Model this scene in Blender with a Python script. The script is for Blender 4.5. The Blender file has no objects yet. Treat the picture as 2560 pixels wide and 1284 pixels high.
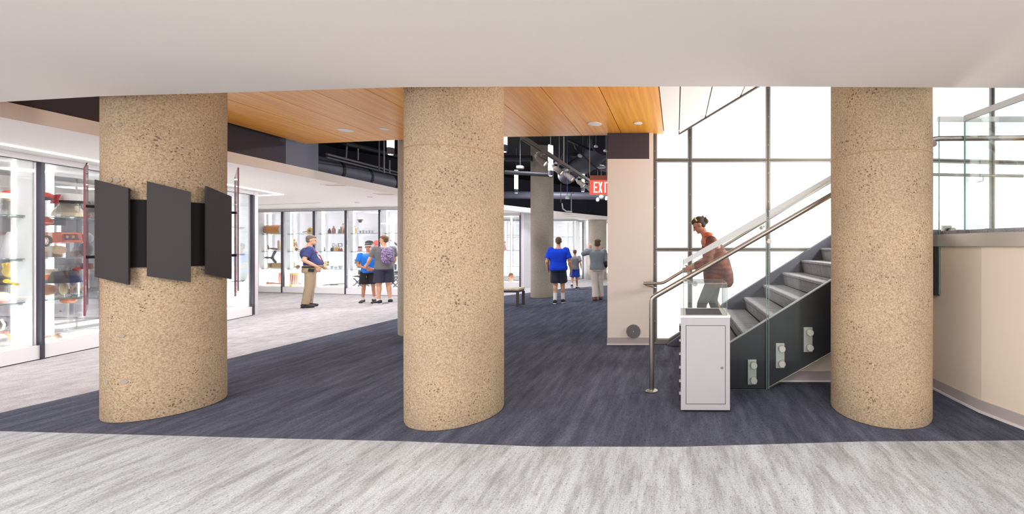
import bpy, bmesh, math, random
from mathutils import Vector, Matrix
random.seed(7)
S = bpy.context.scene
COL = S.collection
PI = math.pi
R = math.radians

# ---------------------------------------------------------------- camera, world, light, exposure
CAMZ = 1.45
F = 1030.0            # focal length in pixels of the 2560 wide frame
PX, PY = 1690.0, 615.0  # principal point of the (shifted) photograph
cam_data = bpy.data.cameras.new('camera')
cam = bpy.data.objects.new('camera', cam_data)
COL.objects.link(cam)
cam.location = (0, 0, CAMZ)
cam.rotation_euler = (PI/2, 0, 0)
cam_data.sensor_width = 36
cam_data.lens = 36*F/2560
cam_data.shift_x = -(PX-1280)/2560
cam_data.shift_y = (PY-642)/2560
cam_data.clip_start = 0.05
cam_data.clip_end = 200
S.camera = cam

W = bpy.data.worlds.new('world')
S.world = W
W.use_nodes = True
bg = W.node_tree.nodes['Background']
bg.inputs[0].default_value = (1.0, 0.98, 0.965, 1)
bg.inputs[1].default_value = 1.4

S.view_settings.view_transform = 'Standard'
S.view_settings.look = 'None'
S.view_settings.gamma = 1
S.view_settings.use_curve_mapping = False
S.view_settings.exposure = 0.46
cy = S.cycles
cy.use_denoising = True
cy.max_bounces = 8
cy.diffuse_bounces = 4
cy.glossy_bounces = 4
cy.transmission_bounces = 6
cy.transparent_max_bounces = 32
cy.sample_clamp_indirect = 6.0
cy.caustics_reflective = False
cy.caustics_refractive = False

def area(name, loc, size, power, color=(1, .95, .9), rot=(0, 0, 0), sizey=None, spread=None):
    l = bpy.data.lights.new(name, 'AREA')
    l.energy = power
    l.color = color
    if sizey:
        l.shape = 'RECTANGLE'
        l.size = size
        l.size_y = sizey
    else:
        l.shape = 'DISK'
        l.size = size
    if spread:
        l.spread = spread
    o = bpy.data.objects.new(name, l)
    o.location = loc
    o.rotation_euler = rot
    COL.objects.link(o)
    return o

# added lamps, out of view, lighting the hall the camera stands in
for i, (x, y) in enumerate(((-4.5, 1.2), (-1.5, 1.2), (1.5, 1.2), (-4.5, -1.2), (-1.5, -1.2), (1.5, -1.2))):
    area('hall_fill_lamp', (x, y, 2.62), 0.9, 46 if x < -4 else 34, (1, .97, .945))
# downlights over the gallery ring
for x, y in ((-7.4, 4.4), (-7.2, 6.6), (-7.6, 8.8), (-8.6, 10.6), (-6.9, 10.9), (-10.6, 11.2), (-6.6, 13.2), (-5.2, 15.8), (-3.6, 18.6), (-8.0, 15.0), (-1.5, 20.5)):
    area('gallery_ceiling_lamp', (x, y, 2.57), 0.45, 26, (1, .96, .95))
for x, y in ((-13.5, 5.5), (-14.5, 8.2), (-12.8, 2.5)):  # added fill beyond the left cases, brightening the wall behind them
    area('far_gallery_fill', (x, y, 2.44), .5, 45, (1, .95, .92))
# added uplight above the stair landing, out of view, brightening the wood ceiling
area('added_wood_uplight', (2.55, 5.1, 2.05), .7, 75, (1, .95, .88), (R(0), R(112), R(0)))
# lamps hidden above the dark void
for x, y in ((-3.5, 8.6), (-2.2, 11.5), (-4.2, 13.5), (-1.6, 14.6)):
    area('void_lamp', (x, y, 3.9), 0.5, 60, (.93, .96, 1))

def at(px, py, y):
    """point of the room seen at a pixel of the photograph, at distance y"""
    return ((px-PX)/F*y, y, CAMZ-(py-PY)/F*y)
def fl(px, py):
    y = CAMZ*F/(py-PY)
    return ((px-PX)/F*y, y)
def srgb(r, g, b):
    def c(v):
        v /= 255.0
        return v/12.92 if v <= .04045 else ((v+.055)/1.055)**2.4
    return (c(r), c(g), c(b), 1)

# ---------------------------------------------------------------- materials
MATS = {}
def mat(name, col, rough=.6, metal=0, emit=0, spec=None, bump=None, noise=None, alpha=None):
    """plain principled material with optional noise tint (scale, amount) and bump (scale, strength)"""
    if name in MATS:
        return MATS[name]
    m = bpy.data.materials.new(name)
    m.use_nodes = True
    nt = m.node_tree
    b = nt.nodes['Principled BSDF']
    c = col if len(col) == 4 else (*col, 1)
    b.inputs['Base Color'].default_value = c
    b.inputs['Roughness'].default_value = rough
    b.inputs['Metallic'].default_value = metal
    if spec is not None:
        b.inputs['Specular IOR Level'].default_value = spec
    if emit:
        b.inputs['Emission Color'].default_value = c
        b.inputs['Emission Strength'].default_value = emit
    tc = None
    if noise or bump:
        tc = nt.nodes.new('ShaderNodeTexCoord')
    if noise:
        n = nt.nodes.new('ShaderNodeTexNoise')
        n.inputs['Scale'].default_value = noise[0]
        n.inputs['Detail'].default_value = 4
        nt.links.new(tc.outputs['Object'], n.inputs['Vector'])
        mx = nt.nodes.new('ShaderNodeMixRGB')
        mx.blend_type = 'MIX'
        mx.inputs[1].default_value = tuple(min(1, v*(1-noise[1])) for v in c[:3])+(1,)
        mx.inputs[2].default_value = tuple(min(1, v*(1+noise[1])) for v in c[:3])+(1,)
        nt.links.new(n.outputs['Fac'], mx.inputs[0])
        nt.links.new(mx.outputs[0], b.inputs['Base Color'])
    if bump:
        n = nt.nodes.new('ShaderNodeTexNoise')
        n.inputs['Scale'].default_value = bump[0]
        n.inputs['Detail'].default_value = 5
        nt.links.new(tc.outputs['Object'], n.inputs['Vector'])
        bp = nt.nodes.new('ShaderNodeBump')
        bp.inputs['Strength'].default_value = bump[1]
        bp.inputs['Distance'].default_value = bump[2] if len(bump) > 2 else .01
        nt.links.new(n.outputs['Fac'], bp.inputs['Height'])
        nt.links.new(bp.outputs[0], b.inputs['Normal'])
    MATS[name] = m
    return m

def ramp(nt, pts):
    r = nt.nodes.new('ShaderNodeValToRGB')
    e = r.color_ramp.elements
    e[0].position, e[0].color = pts[0]
    e[1].position, e[1].color = pts[1]
    for p, c in pts[2:]:
        k = e.new(p)
        k.color = c
    return r

def glass_mat(name, tint=(1, 1, 1), refl=.5, body=0.0, rough=.02):
    """thin architectural glass: clear transmission with a fresnel reflection"""
    m = bpy.data.materials.new(name)
    m.use_nodes = True
    nt = m.node_tree
    nt.nodes.remove(nt.nodes['Principled BSDF'])
    out = nt.nodes['Material Output']
    tr = nt.nodes.new('ShaderNodeBsdfTransparent')
    tr.inputs[0].default_value = (*tint, 1)
    gl = nt.nodes.new('ShaderNodeBsdfGlossy')
    gl.inputs[0].default_value = (1, 1, 1, 1)
    gl.inputs['Roughness'].default_value = rough
    fr = nt.nodes.new('ShaderNodeFresnel')
    fr.inputs[0].default_value = 1.45
    mul = nt.nodes.new('ShaderNodeMath')
    mul.operation = 'MULTIPLY'
    mul.inputs[1].default_value = refl
    nt.links.new(fr.outputs[0], mul.inputs[0])
    mx = nt.nodes.new('ShaderNodeMixShader')
    nt.links.new(mul.outputs[0], mx.inputs[0])
    nt.links.new(tr.outputs[0], mx.inputs[1])
    nt.links.new(gl.outputs[0], mx.inputs[2])
    last = mx
    if body:
        df = nt.nodes.new('ShaderNodeBsdfDiffuse')
        df.inputs[0].default_value = (*tint, 1)
        m2 = nt.nodes.new('ShaderNodeMixShader')
        m2.inputs[0].default_value = body
        nt.links.new(mx.outputs[0], m2.inputs[1])
        nt.links.new(df.outputs[0], m2.inputs[2])
        last = m2
    nt.links.new(last.outputs[0], out.inputs[0])
    MATS[name] = m
    return m

def concrete_mat(name, c_lo, c_mid, c_hi, pit, scale=1.0, bump=.5, speck=True):
    m = bpy.data.materials.new(name)
    m.use_nodes = True
    nt = m.node_tree
    N, L = nt.nodes, nt.links
    b = N['Principled BSDF']
    b.inputs['Roughness'].default_value = .9
    b.inputs['Specular IOR Level'].default_value = .25
    tc = N.new('ShaderNodeTexCoord')
    big = N.new('ShaderNodeTexNoise'); big.inputs['Scale'].default_value = 2.2*scale; big.inputs['Detail'].default_value = 5
    fine = N.new('ShaderNodeTexNoise'); fine.inputs['Scale'].default_value = 75*scale; fine.inputs['Detail'].default_value = 6; fine.inputs['Roughness'].default_value = .75
    L.new(tc.outputs['Object'], big.inputs[0]); L.new(tc.outputs['Object'], fine.inputs[0])
    r1 = ramp(nt, [(.36, c_lo), (.5, c_mid), (.66, c_hi)])
    L.new(fine.outputs['Fac'], r1.inputs[0])
    mx = N.new('ShaderNodeMixRGB'); mx.blend_type = 'MULTIPLY'; mx.inputs[0].default_value = 1
    r2 = ramp(nt, [(.3, (.86, .86, .88, 1)), (.7, (1.06, 1.04, 1.0, 1))])
    L.new(big.outputs['Fac'], r2.inputs[0])
    L.new(r1.outputs[0], mx.inputs[1]); L.new(r2.outputs[0], mx.inputs[2])
    # dark pits
    v = N.new('ShaderNodeTexVoronoi'); v.inputs['Scale'].default_value = 38*scale
    wob = N.new('ShaderNodeTexNoise'); wob.inputs['Scale'].default_value = 5*scale
    L.new(tc.outputs['Object'], wob.inputs[0])
    L.new(tc.outputs['Object'], v.inputs['Vector'])
    th = N.new('ShaderNodeMath'); th.operation = 'LESS_THAN'
    # threshold varies so that only some cells hold a pit
    sub = N.new('ShaderNodeMath'); sub.operation = 'MULTIPLY_ADD'; sub.inputs[1].default_value = .75; sub.inputs[2].default_value = -.235
    L.new(wob.outputs['Fac'], sub.inputs[0])
    L.new(v.outputs['Distance'], th.inputs[0]); L.new(sub.outputs[0], th.inputs[1])
    mp = N.new('ShaderNodeMixRGB'); mp.inputs[2].default_value = pit
    mulp = N.new('ShaderNodeMath'); mulp.operation = 'MULTIPLY'; mulp.inputs[1].default_value = .8 if speck else .15
    L.new(th.outputs[0], mulp.inputs[0]); L.new(mulp.outputs[0], mp.inputs[0])
    L.new(mx.outputs[0], mp.inputs[1])
    # finer dark grains
    v2 = N.new('ShaderNodeTexVoronoi'); v2.inputs['Scale'].default_value = 105*scale
    L.new(tc.outputs['Object'], v2.inputs['Vector'])
    th2 = N.new('ShaderNodeMath'); th2.operation = 'LESS_THAN'; th2.inputs[1].default_value = .22
    L.new(v2.outputs['Distance'], th2.inputs[0])
    mp2 = N.new('ShaderNodeMixRGB'); mp2.inputs[2].default_value = pit
    mul2 = N.new('ShaderNodeMath'); mul2.operation = 'MULTIPLY'; mul2.inputs[1].default_value = .35 if speck else .05
    L.new(th2.outputs[0], mul2.inputs[0]); L.new(mul2.outputs[0], mp2.inputs[0])
    L.new(mp.outputs[0], mp2.inputs[1])
    L.new(mp2.outputs[0], b.inputs['Base Color'])
    bp = N.new('ShaderNodeBump'); bp.inputs['Strength'].default_value = bump; bp.inputs['Distance'].default_value = .01
    L.new(fine.outputs['Fac'], bp.inputs['Height']); L.new(bp.outputs[0], b.inputs['Normal'])
    MATS[name] = m
    return m

def carpet_mat(name, cols, speck, sx=9, sy=.9, tile=None, spk=.6):
    """streaky woven carpet; streaks run along y"""
    m = bpy.data.materials.new(name)
    m.use_nodes = True
    nt = m.node_tree
    N, L = nt.nodes, nt.links
    b = N['Principled BSDF']
    b.inputs['Roughness'].default_value = .95
    b.inputs['Specular IOR Level'].default_value = .1
    tc = N.new('ShaderNodeTexCoord')
    mp = N.new('ShaderNodeMapping'); mp.inputs['Scale'].default_value = (sx, sy, 1)
    L.new(tc.outputs['Object'], mp.inputs[0])
    n = N.new('ShaderNodeTexNoise'); n.inputs['Scale'].default_value = 1; n.inputs['Detail'].default_value = 8; n.inputs['Roughness'].default_value = .72
    L.new(mp.outputs[0], n.inputs[0])
    r = ramp(nt, cols)
    L.new(n.outputs['Fac'], r.inputs[0])
    mpb = N.new('ShaderNodeMapping'); mpb.inputs['Scale'].default_value = (2.6, .5, 1); mpb.inputs['Location'].default_value = (3.3, 1.2, 0)
    L.new(tc.outputs['Object'], mpb.inputs[0])
    nb = N.new('ShaderNodeTexNoise'); nb.inputs['Scale'].default_value = 1; nb.inputs['Detail'].default_value = 3
    L.new(mpb.outputs[0], nb.inputs[0])
    rb = ramp(nt, [(.35, (.9, .9, .9, 1)), (.65, (1.06, 1.06, 1.06, 1))])
    L.new(nb.outputs['Fac'], rb.inputs[0])
    mxb = N.new('ShaderNodeMixRGB'); mxb.blend_type = 'MULTIPLY'; mxb.inputs[0].default_value = 1
    L.new(r.outputs[0], mxb.inputs[1]); L.new(rb.outputs[0], mxb.inputs[2])
    # specks
    mp2 = N.new('ShaderNodeMapping'); mp2.inputs['Scale'].default_value = (62, 40, 1)
    L.new(tc.outputs['Object'], mp2.inputs[0])
    n2 = N.new('ShaderNodeTexNoise'); n2.inputs['Scale'].default_value = 1; n2.inputs['Detail'].default_value = 3
    L.new(mp2.outputs[0], n2.inputs[0])
    r2 = ramp(nt, [(.60, (0, 0, 0, 1)), (.70, (1, 1, 1, 1))])
    L.new(n2.outputs['Fac'], r2.inputs[0])
    mu = N.new('ShaderNodeMath'); mu.operation = 'MULTIPLY'; mu.inputs[1].default_value = spk
    L.new(r2.outputs[0], mu.inputs[0])
    mx = N.new('ShaderNodeMixRGB'); mx.inputs[2].default_value = speck
    L.new(mu.outputs[0], mx.inputs[0]); L.new(mxb.outputs[0], mx.inputs[1])
    n3 = N.new('ShaderNodeTexNoise'); n3.inputs['Scale'].default_value = 110; n3.inputs['Detail'].default_value = 4
    L.new(tc.outputs['Object'], n3.inputs[0])
    r3 = ramp(nt, [(.3, (.74, .74, .74, 1)), (.7, (1.16, 1.16, 1.16, 1))])
    L.new(n3.outputs['Fac'], r3.inputs[0])
    m3 = N.new('ShaderNodeMixRGB'); m3.blend_type = 'MULTIPLY'; m3.inputs[0].default_value = 1
    L.new(mx.outputs[0], m3.inputs[1]); L.new(r3.outputs[0], m3.inputs[2])
    L.new(m3.outputs[0], b.inputs['Base Color'])
    bp = N.new('ShaderNodeBump'); bp.inputs['Strength'].default_value = .35; bp.inputs['Distance'].default_value = .005
    L.new(n3.outputs['Fac'], bp.inputs['Height']); L.new(bp.outputs[0], b.inputs['Normal'])
    MATS[name] = m
    return m

def wood_mat(name, dark, light, rough=.35, sx=14, sy=.5):
    m = bpy.data.materials.new(name)
    m.use_nodes = True
    nt = m.node_tree
    N, L = nt.nodes, nt.links
    b = N['Principled BSDF']
    b.inputs['Roughness'].default_value = rough
    tc = N.new('ShaderNodeTexCoord')
    mp = N.new('ShaderNodeMapping'); mp.inputs['Scale'].default_value = (sx, sy, 3)
    L.new(tc.outputs['Object'], mp.inputs[0])
    n = N.new('ShaderNodeTexNoise'); n.inputs['Scale'].default_value = 2; n.inputs['Detail'].default_value = 7; n.inputs['Roughness'].default_value = .6
    L.new(mp.outputs[0], n.inputs[0])
    r = ramp(nt, [(.35, dark), (.65, light)])
    L.new(n.outputs['Fac'], r.inputs[0]); L.new(r.outputs[0], b.inputs['Base Color'])
    MATS[name] = m
    return m

concrete_mat('tan_concrete', srgb(155, 130, 104), srgb(188, 165, 137), srgb(210, 192, 168), srgb(104, 84, 68))
concrete_mat('grey_concrete', srgb(158, 148, 136), srgb(178, 168, 155), srgb(194, 184, 170), srgb(110, 100, 92), scale=.8, bump=.2, speck=False)
carpet_mat('light_carpet', [(.3, srgb(142, 143, 145)), (.44, srgb(165, 166, 168)), (.53, srgb(181, 184, 187)), (.7, srgb(196, 201, 205))], srgb(104, 102, 108), sx=13, sy=2.2)
carpet_mat('ring_carpet', [(.3, srgb(160, 155, 159)), (.5, srgb(184, 180, 183)), (.7, srgb(200, 197, 199))], srgb(150, 142, 150), sx=8, sy=5, spk=.3)
carpet_mat('dark_carpet', [(.3, srgb(62, 64, 77)), (.5, srgb(82, 85, 100)), (.7, srgb(102, 106, 122))], srgb(44, 42, 50), sx=10, sy=1.4)
carpet_mat('stair_carpet', [(.3, srgb(140, 138, 142)), (.5, srgb(156, 154, 158)), (.7, srgb(172, 170, 173))], srgb(92, 88, 94), sx=6, sy=16)
wood_mat('orange_wood', srgb(238, 152, 52), srgb(254, 188, 80))
wood_mat('bench_wood', srgb(200, 178, 150), srgb(226, 208, 180), rough=.5)
mat('white_plaster', srgb(240, 232, 227), .85)
mat('ring_plaster', srgb(246, 238, 233), .85)
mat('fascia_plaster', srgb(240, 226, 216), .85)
mat('wall_paint', srgb(230, 219, 211), .8)
mat('curved_wall_paint', srgb(226, 210, 192), .75)
mat('baseboard_grey', srgb(176, 166, 166), .6)
mat('baseboard_white', srgb(225, 218, 214), .6)
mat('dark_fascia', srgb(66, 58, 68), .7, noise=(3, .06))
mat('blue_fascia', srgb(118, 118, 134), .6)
mat('void_black', srgb(16, 16, 20), .9)
mat('void_navy', srgb(46, 46, 62), .8)
mat('duct_grey', srgb(108, 108, 122), .5, metal=.2)
mat('pipe_grey', srgb(120, 118, 122), .5, metal=.2)
mat('black_pipe', srgb(34, 34, 38), .6)
mat('white_panel', srgb(244, 238, 232), .5)
mat('frame_metal', srgb(140, 136, 130), .45, metal=.6)
mat('frame_dark', srgb(84, 78, 72), .5, metal=.3)
mat('steel', srgb(172, 164, 156), .3, metal=1)
mat('brushed_steel', srgb(214, 208, 200), .45, metal=.7)
mat('plate_steel', srgb(206, 206, 196), .35, metal=.45)
mat('case_white', srgb(238, 236, 238), .5)
mat('case_header', srgb(214, 210, 214), .45)
mat('case_post', srgb(62, 58, 72), .5)
mat('case_back', srgb(222, 220, 228), .6)
mat('led', (1, .97, .95), .5, emit=8)
mat('light_tube', (1, .99, 1.0), .5, emit=2.2)
mat('downlight', (1, .98, .95), .5, emit=5)
mat('black_panel', srgb(46, 40, 41), .42, spec=.45)
mat('black_band', srgb(30, 26, 28), .75, spec=.15)
mat('black', srgb(24, 23, 25), .5)
mat('near_black', srgb(44, 40, 44), .6)
mat('dark_blue_grey', srgb(78, 78, 92), .6, noise=(8, .08))
mat('stringer', srgb(52, 52, 56), .35)
mat('white', srgb(240, 238, 236), .5)
mat('cabinet_white', srgb(182, 178, 181), .45)
mat('grey', srgb(140, 138, 140), .6)
mat('lgrey', srgb(190, 188, 190), .6)
mat('red', srgb(200, 36, 36), .5)
mat('exit_red', srgb(238, 92, 80), .5, emit=.5)
mat('exit_glow', (1.0, .55, .45), .5, emit=2.0)
mat('exit_brown', srgb(170, 100, 84), .5)
mat('orange', srgb(226, 92, 34), .5)
mat('amber', srgb(240, 150, 30), .35)
mat('maroon', srgb(104, 36, 46), .5)
mat('gold', srgb(214, 176, 96), .5)
mat('yellow', srgb(240, 200, 50), .5)
mat('brown', srgb(138, 84, 56), .6, noise=(30, .15))
mat('tan', srgb(206, 172, 132), .6, noise=(30, .1))
mat('cream', srgb(230, 214, 190), .6)
mat('green', srgb(70, 84, 60), .6)
mat('blue', srgb(70, 100, 150), .5)
mat('pink', srgb(214, 150, 150), .6)
mat('rosewood', srgb(170, 110, 96), .5, noise=(40, .2))
mat('speaker_grille', srgb(112, 108, 112), .6, bump=(300, .5, .004))
glass_mat('clear_glass', (.97, .985, .98), .55)
glass_mat('case_glass', (.985, .99, .99), .35)
glass_mat('shelf_glass', (.80, .90, .89), .6)
glass_mat('guard_glass', (.94, .965, .96), .4)
glass_mat('glass_edge', (.55, .68, .66), .6, body=.35)
glass_mat('frosted_strip', (.80, .80, .80), .3, body=.75, rough=.4)
glass_mat('tinted_acrylic', (.90, .80, .79), .5)
mat('acrylic_edge', srgb(128, 70, 78), .3)
mat('track_grey', srgb(150, 138, 132), .6)
mat('hood_edge', srgb(176, 180, 182), .3)

def glow_panel(name, col, strength):
    m = bpy.data.materials.new(name)
    m.use_nodes = True
    b = m.node_tree.nodes['Principled BSDF']
    b.inputs['Base Color'].default_value = (.85, .85, .85, 1)
    b.inputs['Roughness'].default_value = .35
    b.inputs['Emission Color'].default_value = (*col, 1)
    b.inputs['Emission Strength'].default_value = strength
    MATS[name] = m
glow_panel('backlit_pane', (.98, .99, 1.0), .8)

# ---------------------------------------------------------------- mesh helpers
class MB:
    def __init__(s):
        s.v, s.f, s.m, s.mats = [], [], [], []
        s.cur = 0
        s.xf = None
    def use(s, name):
        if name not in s.mats:
            s.mats.append(name)
        s.cur = s.mats.index(name)
        return s
    def add(s, vs, fs):
        o = len(s.v)
        if s.xf is not None:
            vs = [tuple(s.xf @ Vector(p)) for p in vs]
        s.v += [tuple(p) for p in vs]
        for f in fs:
            s.f.append([i+o for i in f])
            s.m.append(s.cur)
        return s
    def box(s, x0, x1, y0, y1, z0, z1):
        return s.add([(x0, y0, z0), (x1, y0, z0), (x1, y1, z0), (x0, y1, z0), (x0, y0, z1), (x1, y0, z1), (x1, y1, z1), (x0, y1, z1)],
                     [(3, 2, 1, 0), (4, 5, 6, 7), (0, 1, 5, 4), (1, 2, 6, 5), (2, 3, 7, 6), (3, 0, 4, 7)])
    def cbox(s, c, d, rz=0, rx=0, ry=0):
        M = Matrix.Translation(c) @ Matrix.Rotation(rz, 4, 'Z') @ Matrix.Rotation(ry, 4, 'Y') @ Matrix.Rotation(rx, 4, 'X')
        x, y, z = d[0]/2, d[1]/2, d[2]/2
        vs = [M @ Vector(p) for p in ((-x, -y, -z), (x, -y, -z), (x, y, -z), (-x, y, -z), (-x, -y, z), (x, -y, z), (x, y, z), (-x, y, z))]
        return s.add(vs, [(3, 2, 1, 0), (4, 5, 6, 7), (0, 1, 5, 4), (1, 2, 6, 5), (2, 3, 7, 6), (3, 0, 4, 7)])
    def bar(s, a, b, w, h):
        """box bar from a to b, w wide (horizontal), h high"""
        a, b = Vector(a), Vector(b)
        d = b-a
        L = d.length
        d = d/L
        up = Vector((0, 0, 1)) if abs(d.z) < .95 else Vector((0, 1, 0))
        sd = d.cross(up).normalized()
        up = sd.cross(d).normalized()
        vs = []
        for p in (a, b):
            for i, j in ((-1, -1), (1, -1), (1, 1), (-1, 1)):
                vs.append(p+sd*(w/2*i)+up*(h/2*j))
        return s.add(vs, [(3, 2, 1, 0), (4, 5, 6, 7), (0, 1, 5, 4), (1, 2, 6, 5), (2, 3, 7, 6), (3, 0, 4, 7)])
    def cyl(s, a, b, r0, r1=None, n=16, caps=True, flat=1.0, fdir=None):
        a, b = Vector(a), Vector(b)
        r1 = r0 if r1 is None else r1
        d = (b-a)
        d.normalize()
        ref = Vector(fdir) if fdir else (Vector((0, 0, 1)) if abs(d.z) < .9 else Vector((0, 1, 0)))
        u = d.cross(ref).normalized()
        w = u.cross(d).normalized()
        vs = []
        for p, r in ((a, r0), (b, r1)):
            for k in range(n):
                t = 2*PI*k/n
                vs.append(p+u*(r*math.cos(t))+w*(r*flat*math.sin(t)))
        fs = [(k, (k+1) % n, n+(k+1) % n, n+k) for k in range(n)]
        if caps:
            fs += [tuple(reversed(range(n))), tuple(range(n, 2*n))]
        return s.add(vs, fs)
    def ell(s, c, r, n=16, m=10, M=None):
        c = Vector(c)
        vs = [(0, 0, r[2])]
        for i in range(1, m):
            ph = PI*i/m
            for k in range(n):
                t = 2*PI*k/n
                vs.append((r[0]*math.sin(ph)*math.cos(t), r[1]*math.sin(ph)*math.sin(t), r[2]*math.cos(ph)))
        vs.append((0, 0, -r[2]))
        fs = [(0, 1+k, 1+(k+1) % n) for k in range(n)]
        for i in range(m-2):
            for k in range(n):
                a = 1+i*n
                fs.append((a+k, a+n+k, a+n+(k+1) % n, a+(k+1) % n))
        a = 1+(m-2)*n
        fs += [(a+k, len(vs)-1, a+(k+1) % n) for k in range(n)]
        if M is None:
            M = Matrix.Identity(3)
        return s.add([c+M @ Vector(p) for p in vs], fs)
    def cap(s, a, b, r0, r1=None, n=12, flat=1.0, fdir=None):
        r1 = r0 if r1 is None else r1
        s.cyl(a, b, r0, r1, n, True, flat, fdir)
        s.ell(a, (r0, r0, r0), n, 8)
        return s.ell(b, (r1, r1, r1), n, 8)
    def lathe(s, prof, c=(0, 0, 0), n=20, axis='Z'):
        vs, fs = [], []
        for r, z in prof:
            for k in range(n):
                t = 2*PI*k/n
                p = (r*math.cos(t), r*math.sin(t), z)
                if axis == 'Y':
                    p = (p[0], p[2], p[1])
                elif axis == 'X':
                    p = (p[2], p[0], p[1])
                vs.append((p[0]+c[0], p[1]+c[1], p[2]+c[2]))
        for i in range(len(prof)-1):
            for k in range(n):
                fs.append((i*n+k, i*n+(k+1) % n, (i+1)*n+(k+1) % n, (i+1)*n+k))
        fs.append(tuple(reversed(range(n))))
        fs.append(tuple(range((len(prof)-1)*n, len(prof)*n)))
        return s.add(vs, fs)
    def tube(s, pts, r, n=10, closed=False):
        pts = [Vector(p) for p in pts]
        vs, fs = [], []
        prev = None
        K = len(pts)
        for i, p in enumerate(pts):
            if closed:
                d = pts[(i+1) % K]-pts[i-1]
            else:
                d = pts[min(i+1, K-1)]-pts[max(i-1, 0)]
            d.normalize()
            if prev is None:
                ref = Vector((0, 0, 1)) if abs(d.z) < .9 else Vector((0, 1, 0))
                u = d.cross(ref).normalized()
            else:
                u = (prev-d*prev.dot(d)).normalized()
            prev = u
            w = d.cross(u)
            for k in range(n):
                t = 2*PI*k/n
                vs.append(p+u*(r*math.cos(t))+w*(r*math.sin(t)))
        for i in range(K-1 if not closed else K):
            a, b = i*n, ((i+1) % K)*n
            for k in range(n):
                fs.append((a+k, a+(k+1) % n, b+(k+1) % n, b+k))
        if not closed:
            fs += [tuple(reversed(range(n))), tuple(range((K-1)*n, K*n))]
        return s.add(vs, fs)
    def prism(s, poly, z0, z1):
        """plan polygon (x, y) extruded in z"""
        n = len(poly)
        vs = [(x, y, z0) for x, y in poly]+[(x, y, z1) for x, y in poly]
        return s.add(vs, [tuple(reversed(range(n))), tuple(range(n, 2*n))]+[(k, (k+1) % n, n+(k+1) % n, n+k) for k in range(n)])
    def sheet(s, poly, y0, y1):
        """elevation polygon (x, z) extruded in y"""
        n = len(poly)
        vs = [(x, y0, z) for x, z in poly]+[(x, y1, z) for x, z in poly]
        return s.add(vs, [tuple(range(n)), tuple(reversed(range(n, 2*n)))]+[((k+1) % n, k, n+k, n+(k+1) % n) for k in range(n)])
    def loft(s, rings, n=24):
        """rings of (cx, cy, z, rx, ry)"""
        vs, fs = [], []
        for cx, cy_, z, rx, ry in rings:
            for k in range(n):
                t = 2*PI*k/n
                c_, s_ = math.cos(t), math.sin(t)
                e = .82
                vs.append((cx+rx*math.copysign(abs(c_)**e, c_), cy_+ry*math.copysign(abs(s_)**e, s_), z))
        for i in range(len(rings)-1):
            for k in range(n):
                fs.append((i*n+k, i*n+(k+1) % n, (i+1)*n+(k+1) % n, (i+1)*n+k))
        fs.append(tuple(reversed(range(n))))
        fs.append(tuple(range((len(rings)-1)*n, len(rings)*n)))
        return s.add(vs, fs)
    def mesh(s, name):
        me = bpy.data.meshes.new(name)
        me.from_pydata(s.v, [], s.f)
        me.update()
        return me
    def build(s, name, m=None, parent=None, smooth=False, bevel=0, loc=None, rz=0):
        me = s.mesh(name)
        names = s.mats if s.mats else [m]
        for k in names:
            me.materials.append(MATS[k])
        if s.mats:
            me.polygons.foreach_set('material_index', s.m)
        bm = bmesh.new()
        bm.from_mesh(me)
        bmesh.ops.recalc_face_normals(bm, faces=bm.faces)
        bm.to_mesh(me)
        bm.free()
        if smooth:
            me.shade_smooth()
            me.set_sharp_from_angle(angle=R(40 if smooth is True else smooth))
        o = bpy.data.objects.new(name, me)
        COL.objects.link(o)
        if parent:
            o.parent = parent
        if loc:
            o.location = loc
        if rz:
            o.rotation_euler = (0, 0, rz)
        if bevel:
            b = o.modifiers.new('bevel', 'BEVEL')
            b.width = bevel
            b.segments = 2
            b.limit_method = 'ANGLE'
        return o

def tag(o, label=None, cat=None, group=None, kind=None):
    if label: o['label'] = label
    if cat: o['category'] = cat
    if group: o['group'] = group
    if kind: o['kind'] = kind
    return o
def thing(name, label, cat, loc=(0, 0, 0), rz=0, group=None, kind=None):
    o = bpy.data.objects.new(name, None)
    o.empty_display_size = .1
    COL.objects.link(o)
    o.location = loc
    o.rotation_euler = (0, 0, rz)
    return tag(o, label, cat, group, kind)
def struct(o):
    o['kind'] = 'structure'
    return o
def sroot(name, loc=(0, 0, 0), rz=0):
    o = bpy.data.objects.new(name, None)
    COL.objects.link(o)
    o.location = loc
    o.rotation_euler = (0, 0, rz)
    o['kind'] = 'structure'
    return o
def copy_tree(o, parent=None):
    c = o.copy()
    COL.objects.link(c)
    if parent: c.parent = parent
    for ch in [x for x in bpy.data.objects if x.parent == o]:
        copy_tree(ch, c)
    return c
def centred(o):
    """move a mesh object's origin to the middle of its foot"""
    me = o.data
    xs = [v.co.x for v in me.vertices]; ys = [v.co.y for v in me.vertices]; zs = [v.co.z for v in me.vertices]
    c = Vector(((min(xs)+max(xs))/2, (min(ys)+max(ys))/2, min(zs)))
    me.transform(Matrix.Translation(-c))
    o.location = Vector(o.location)+c
    return o
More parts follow.
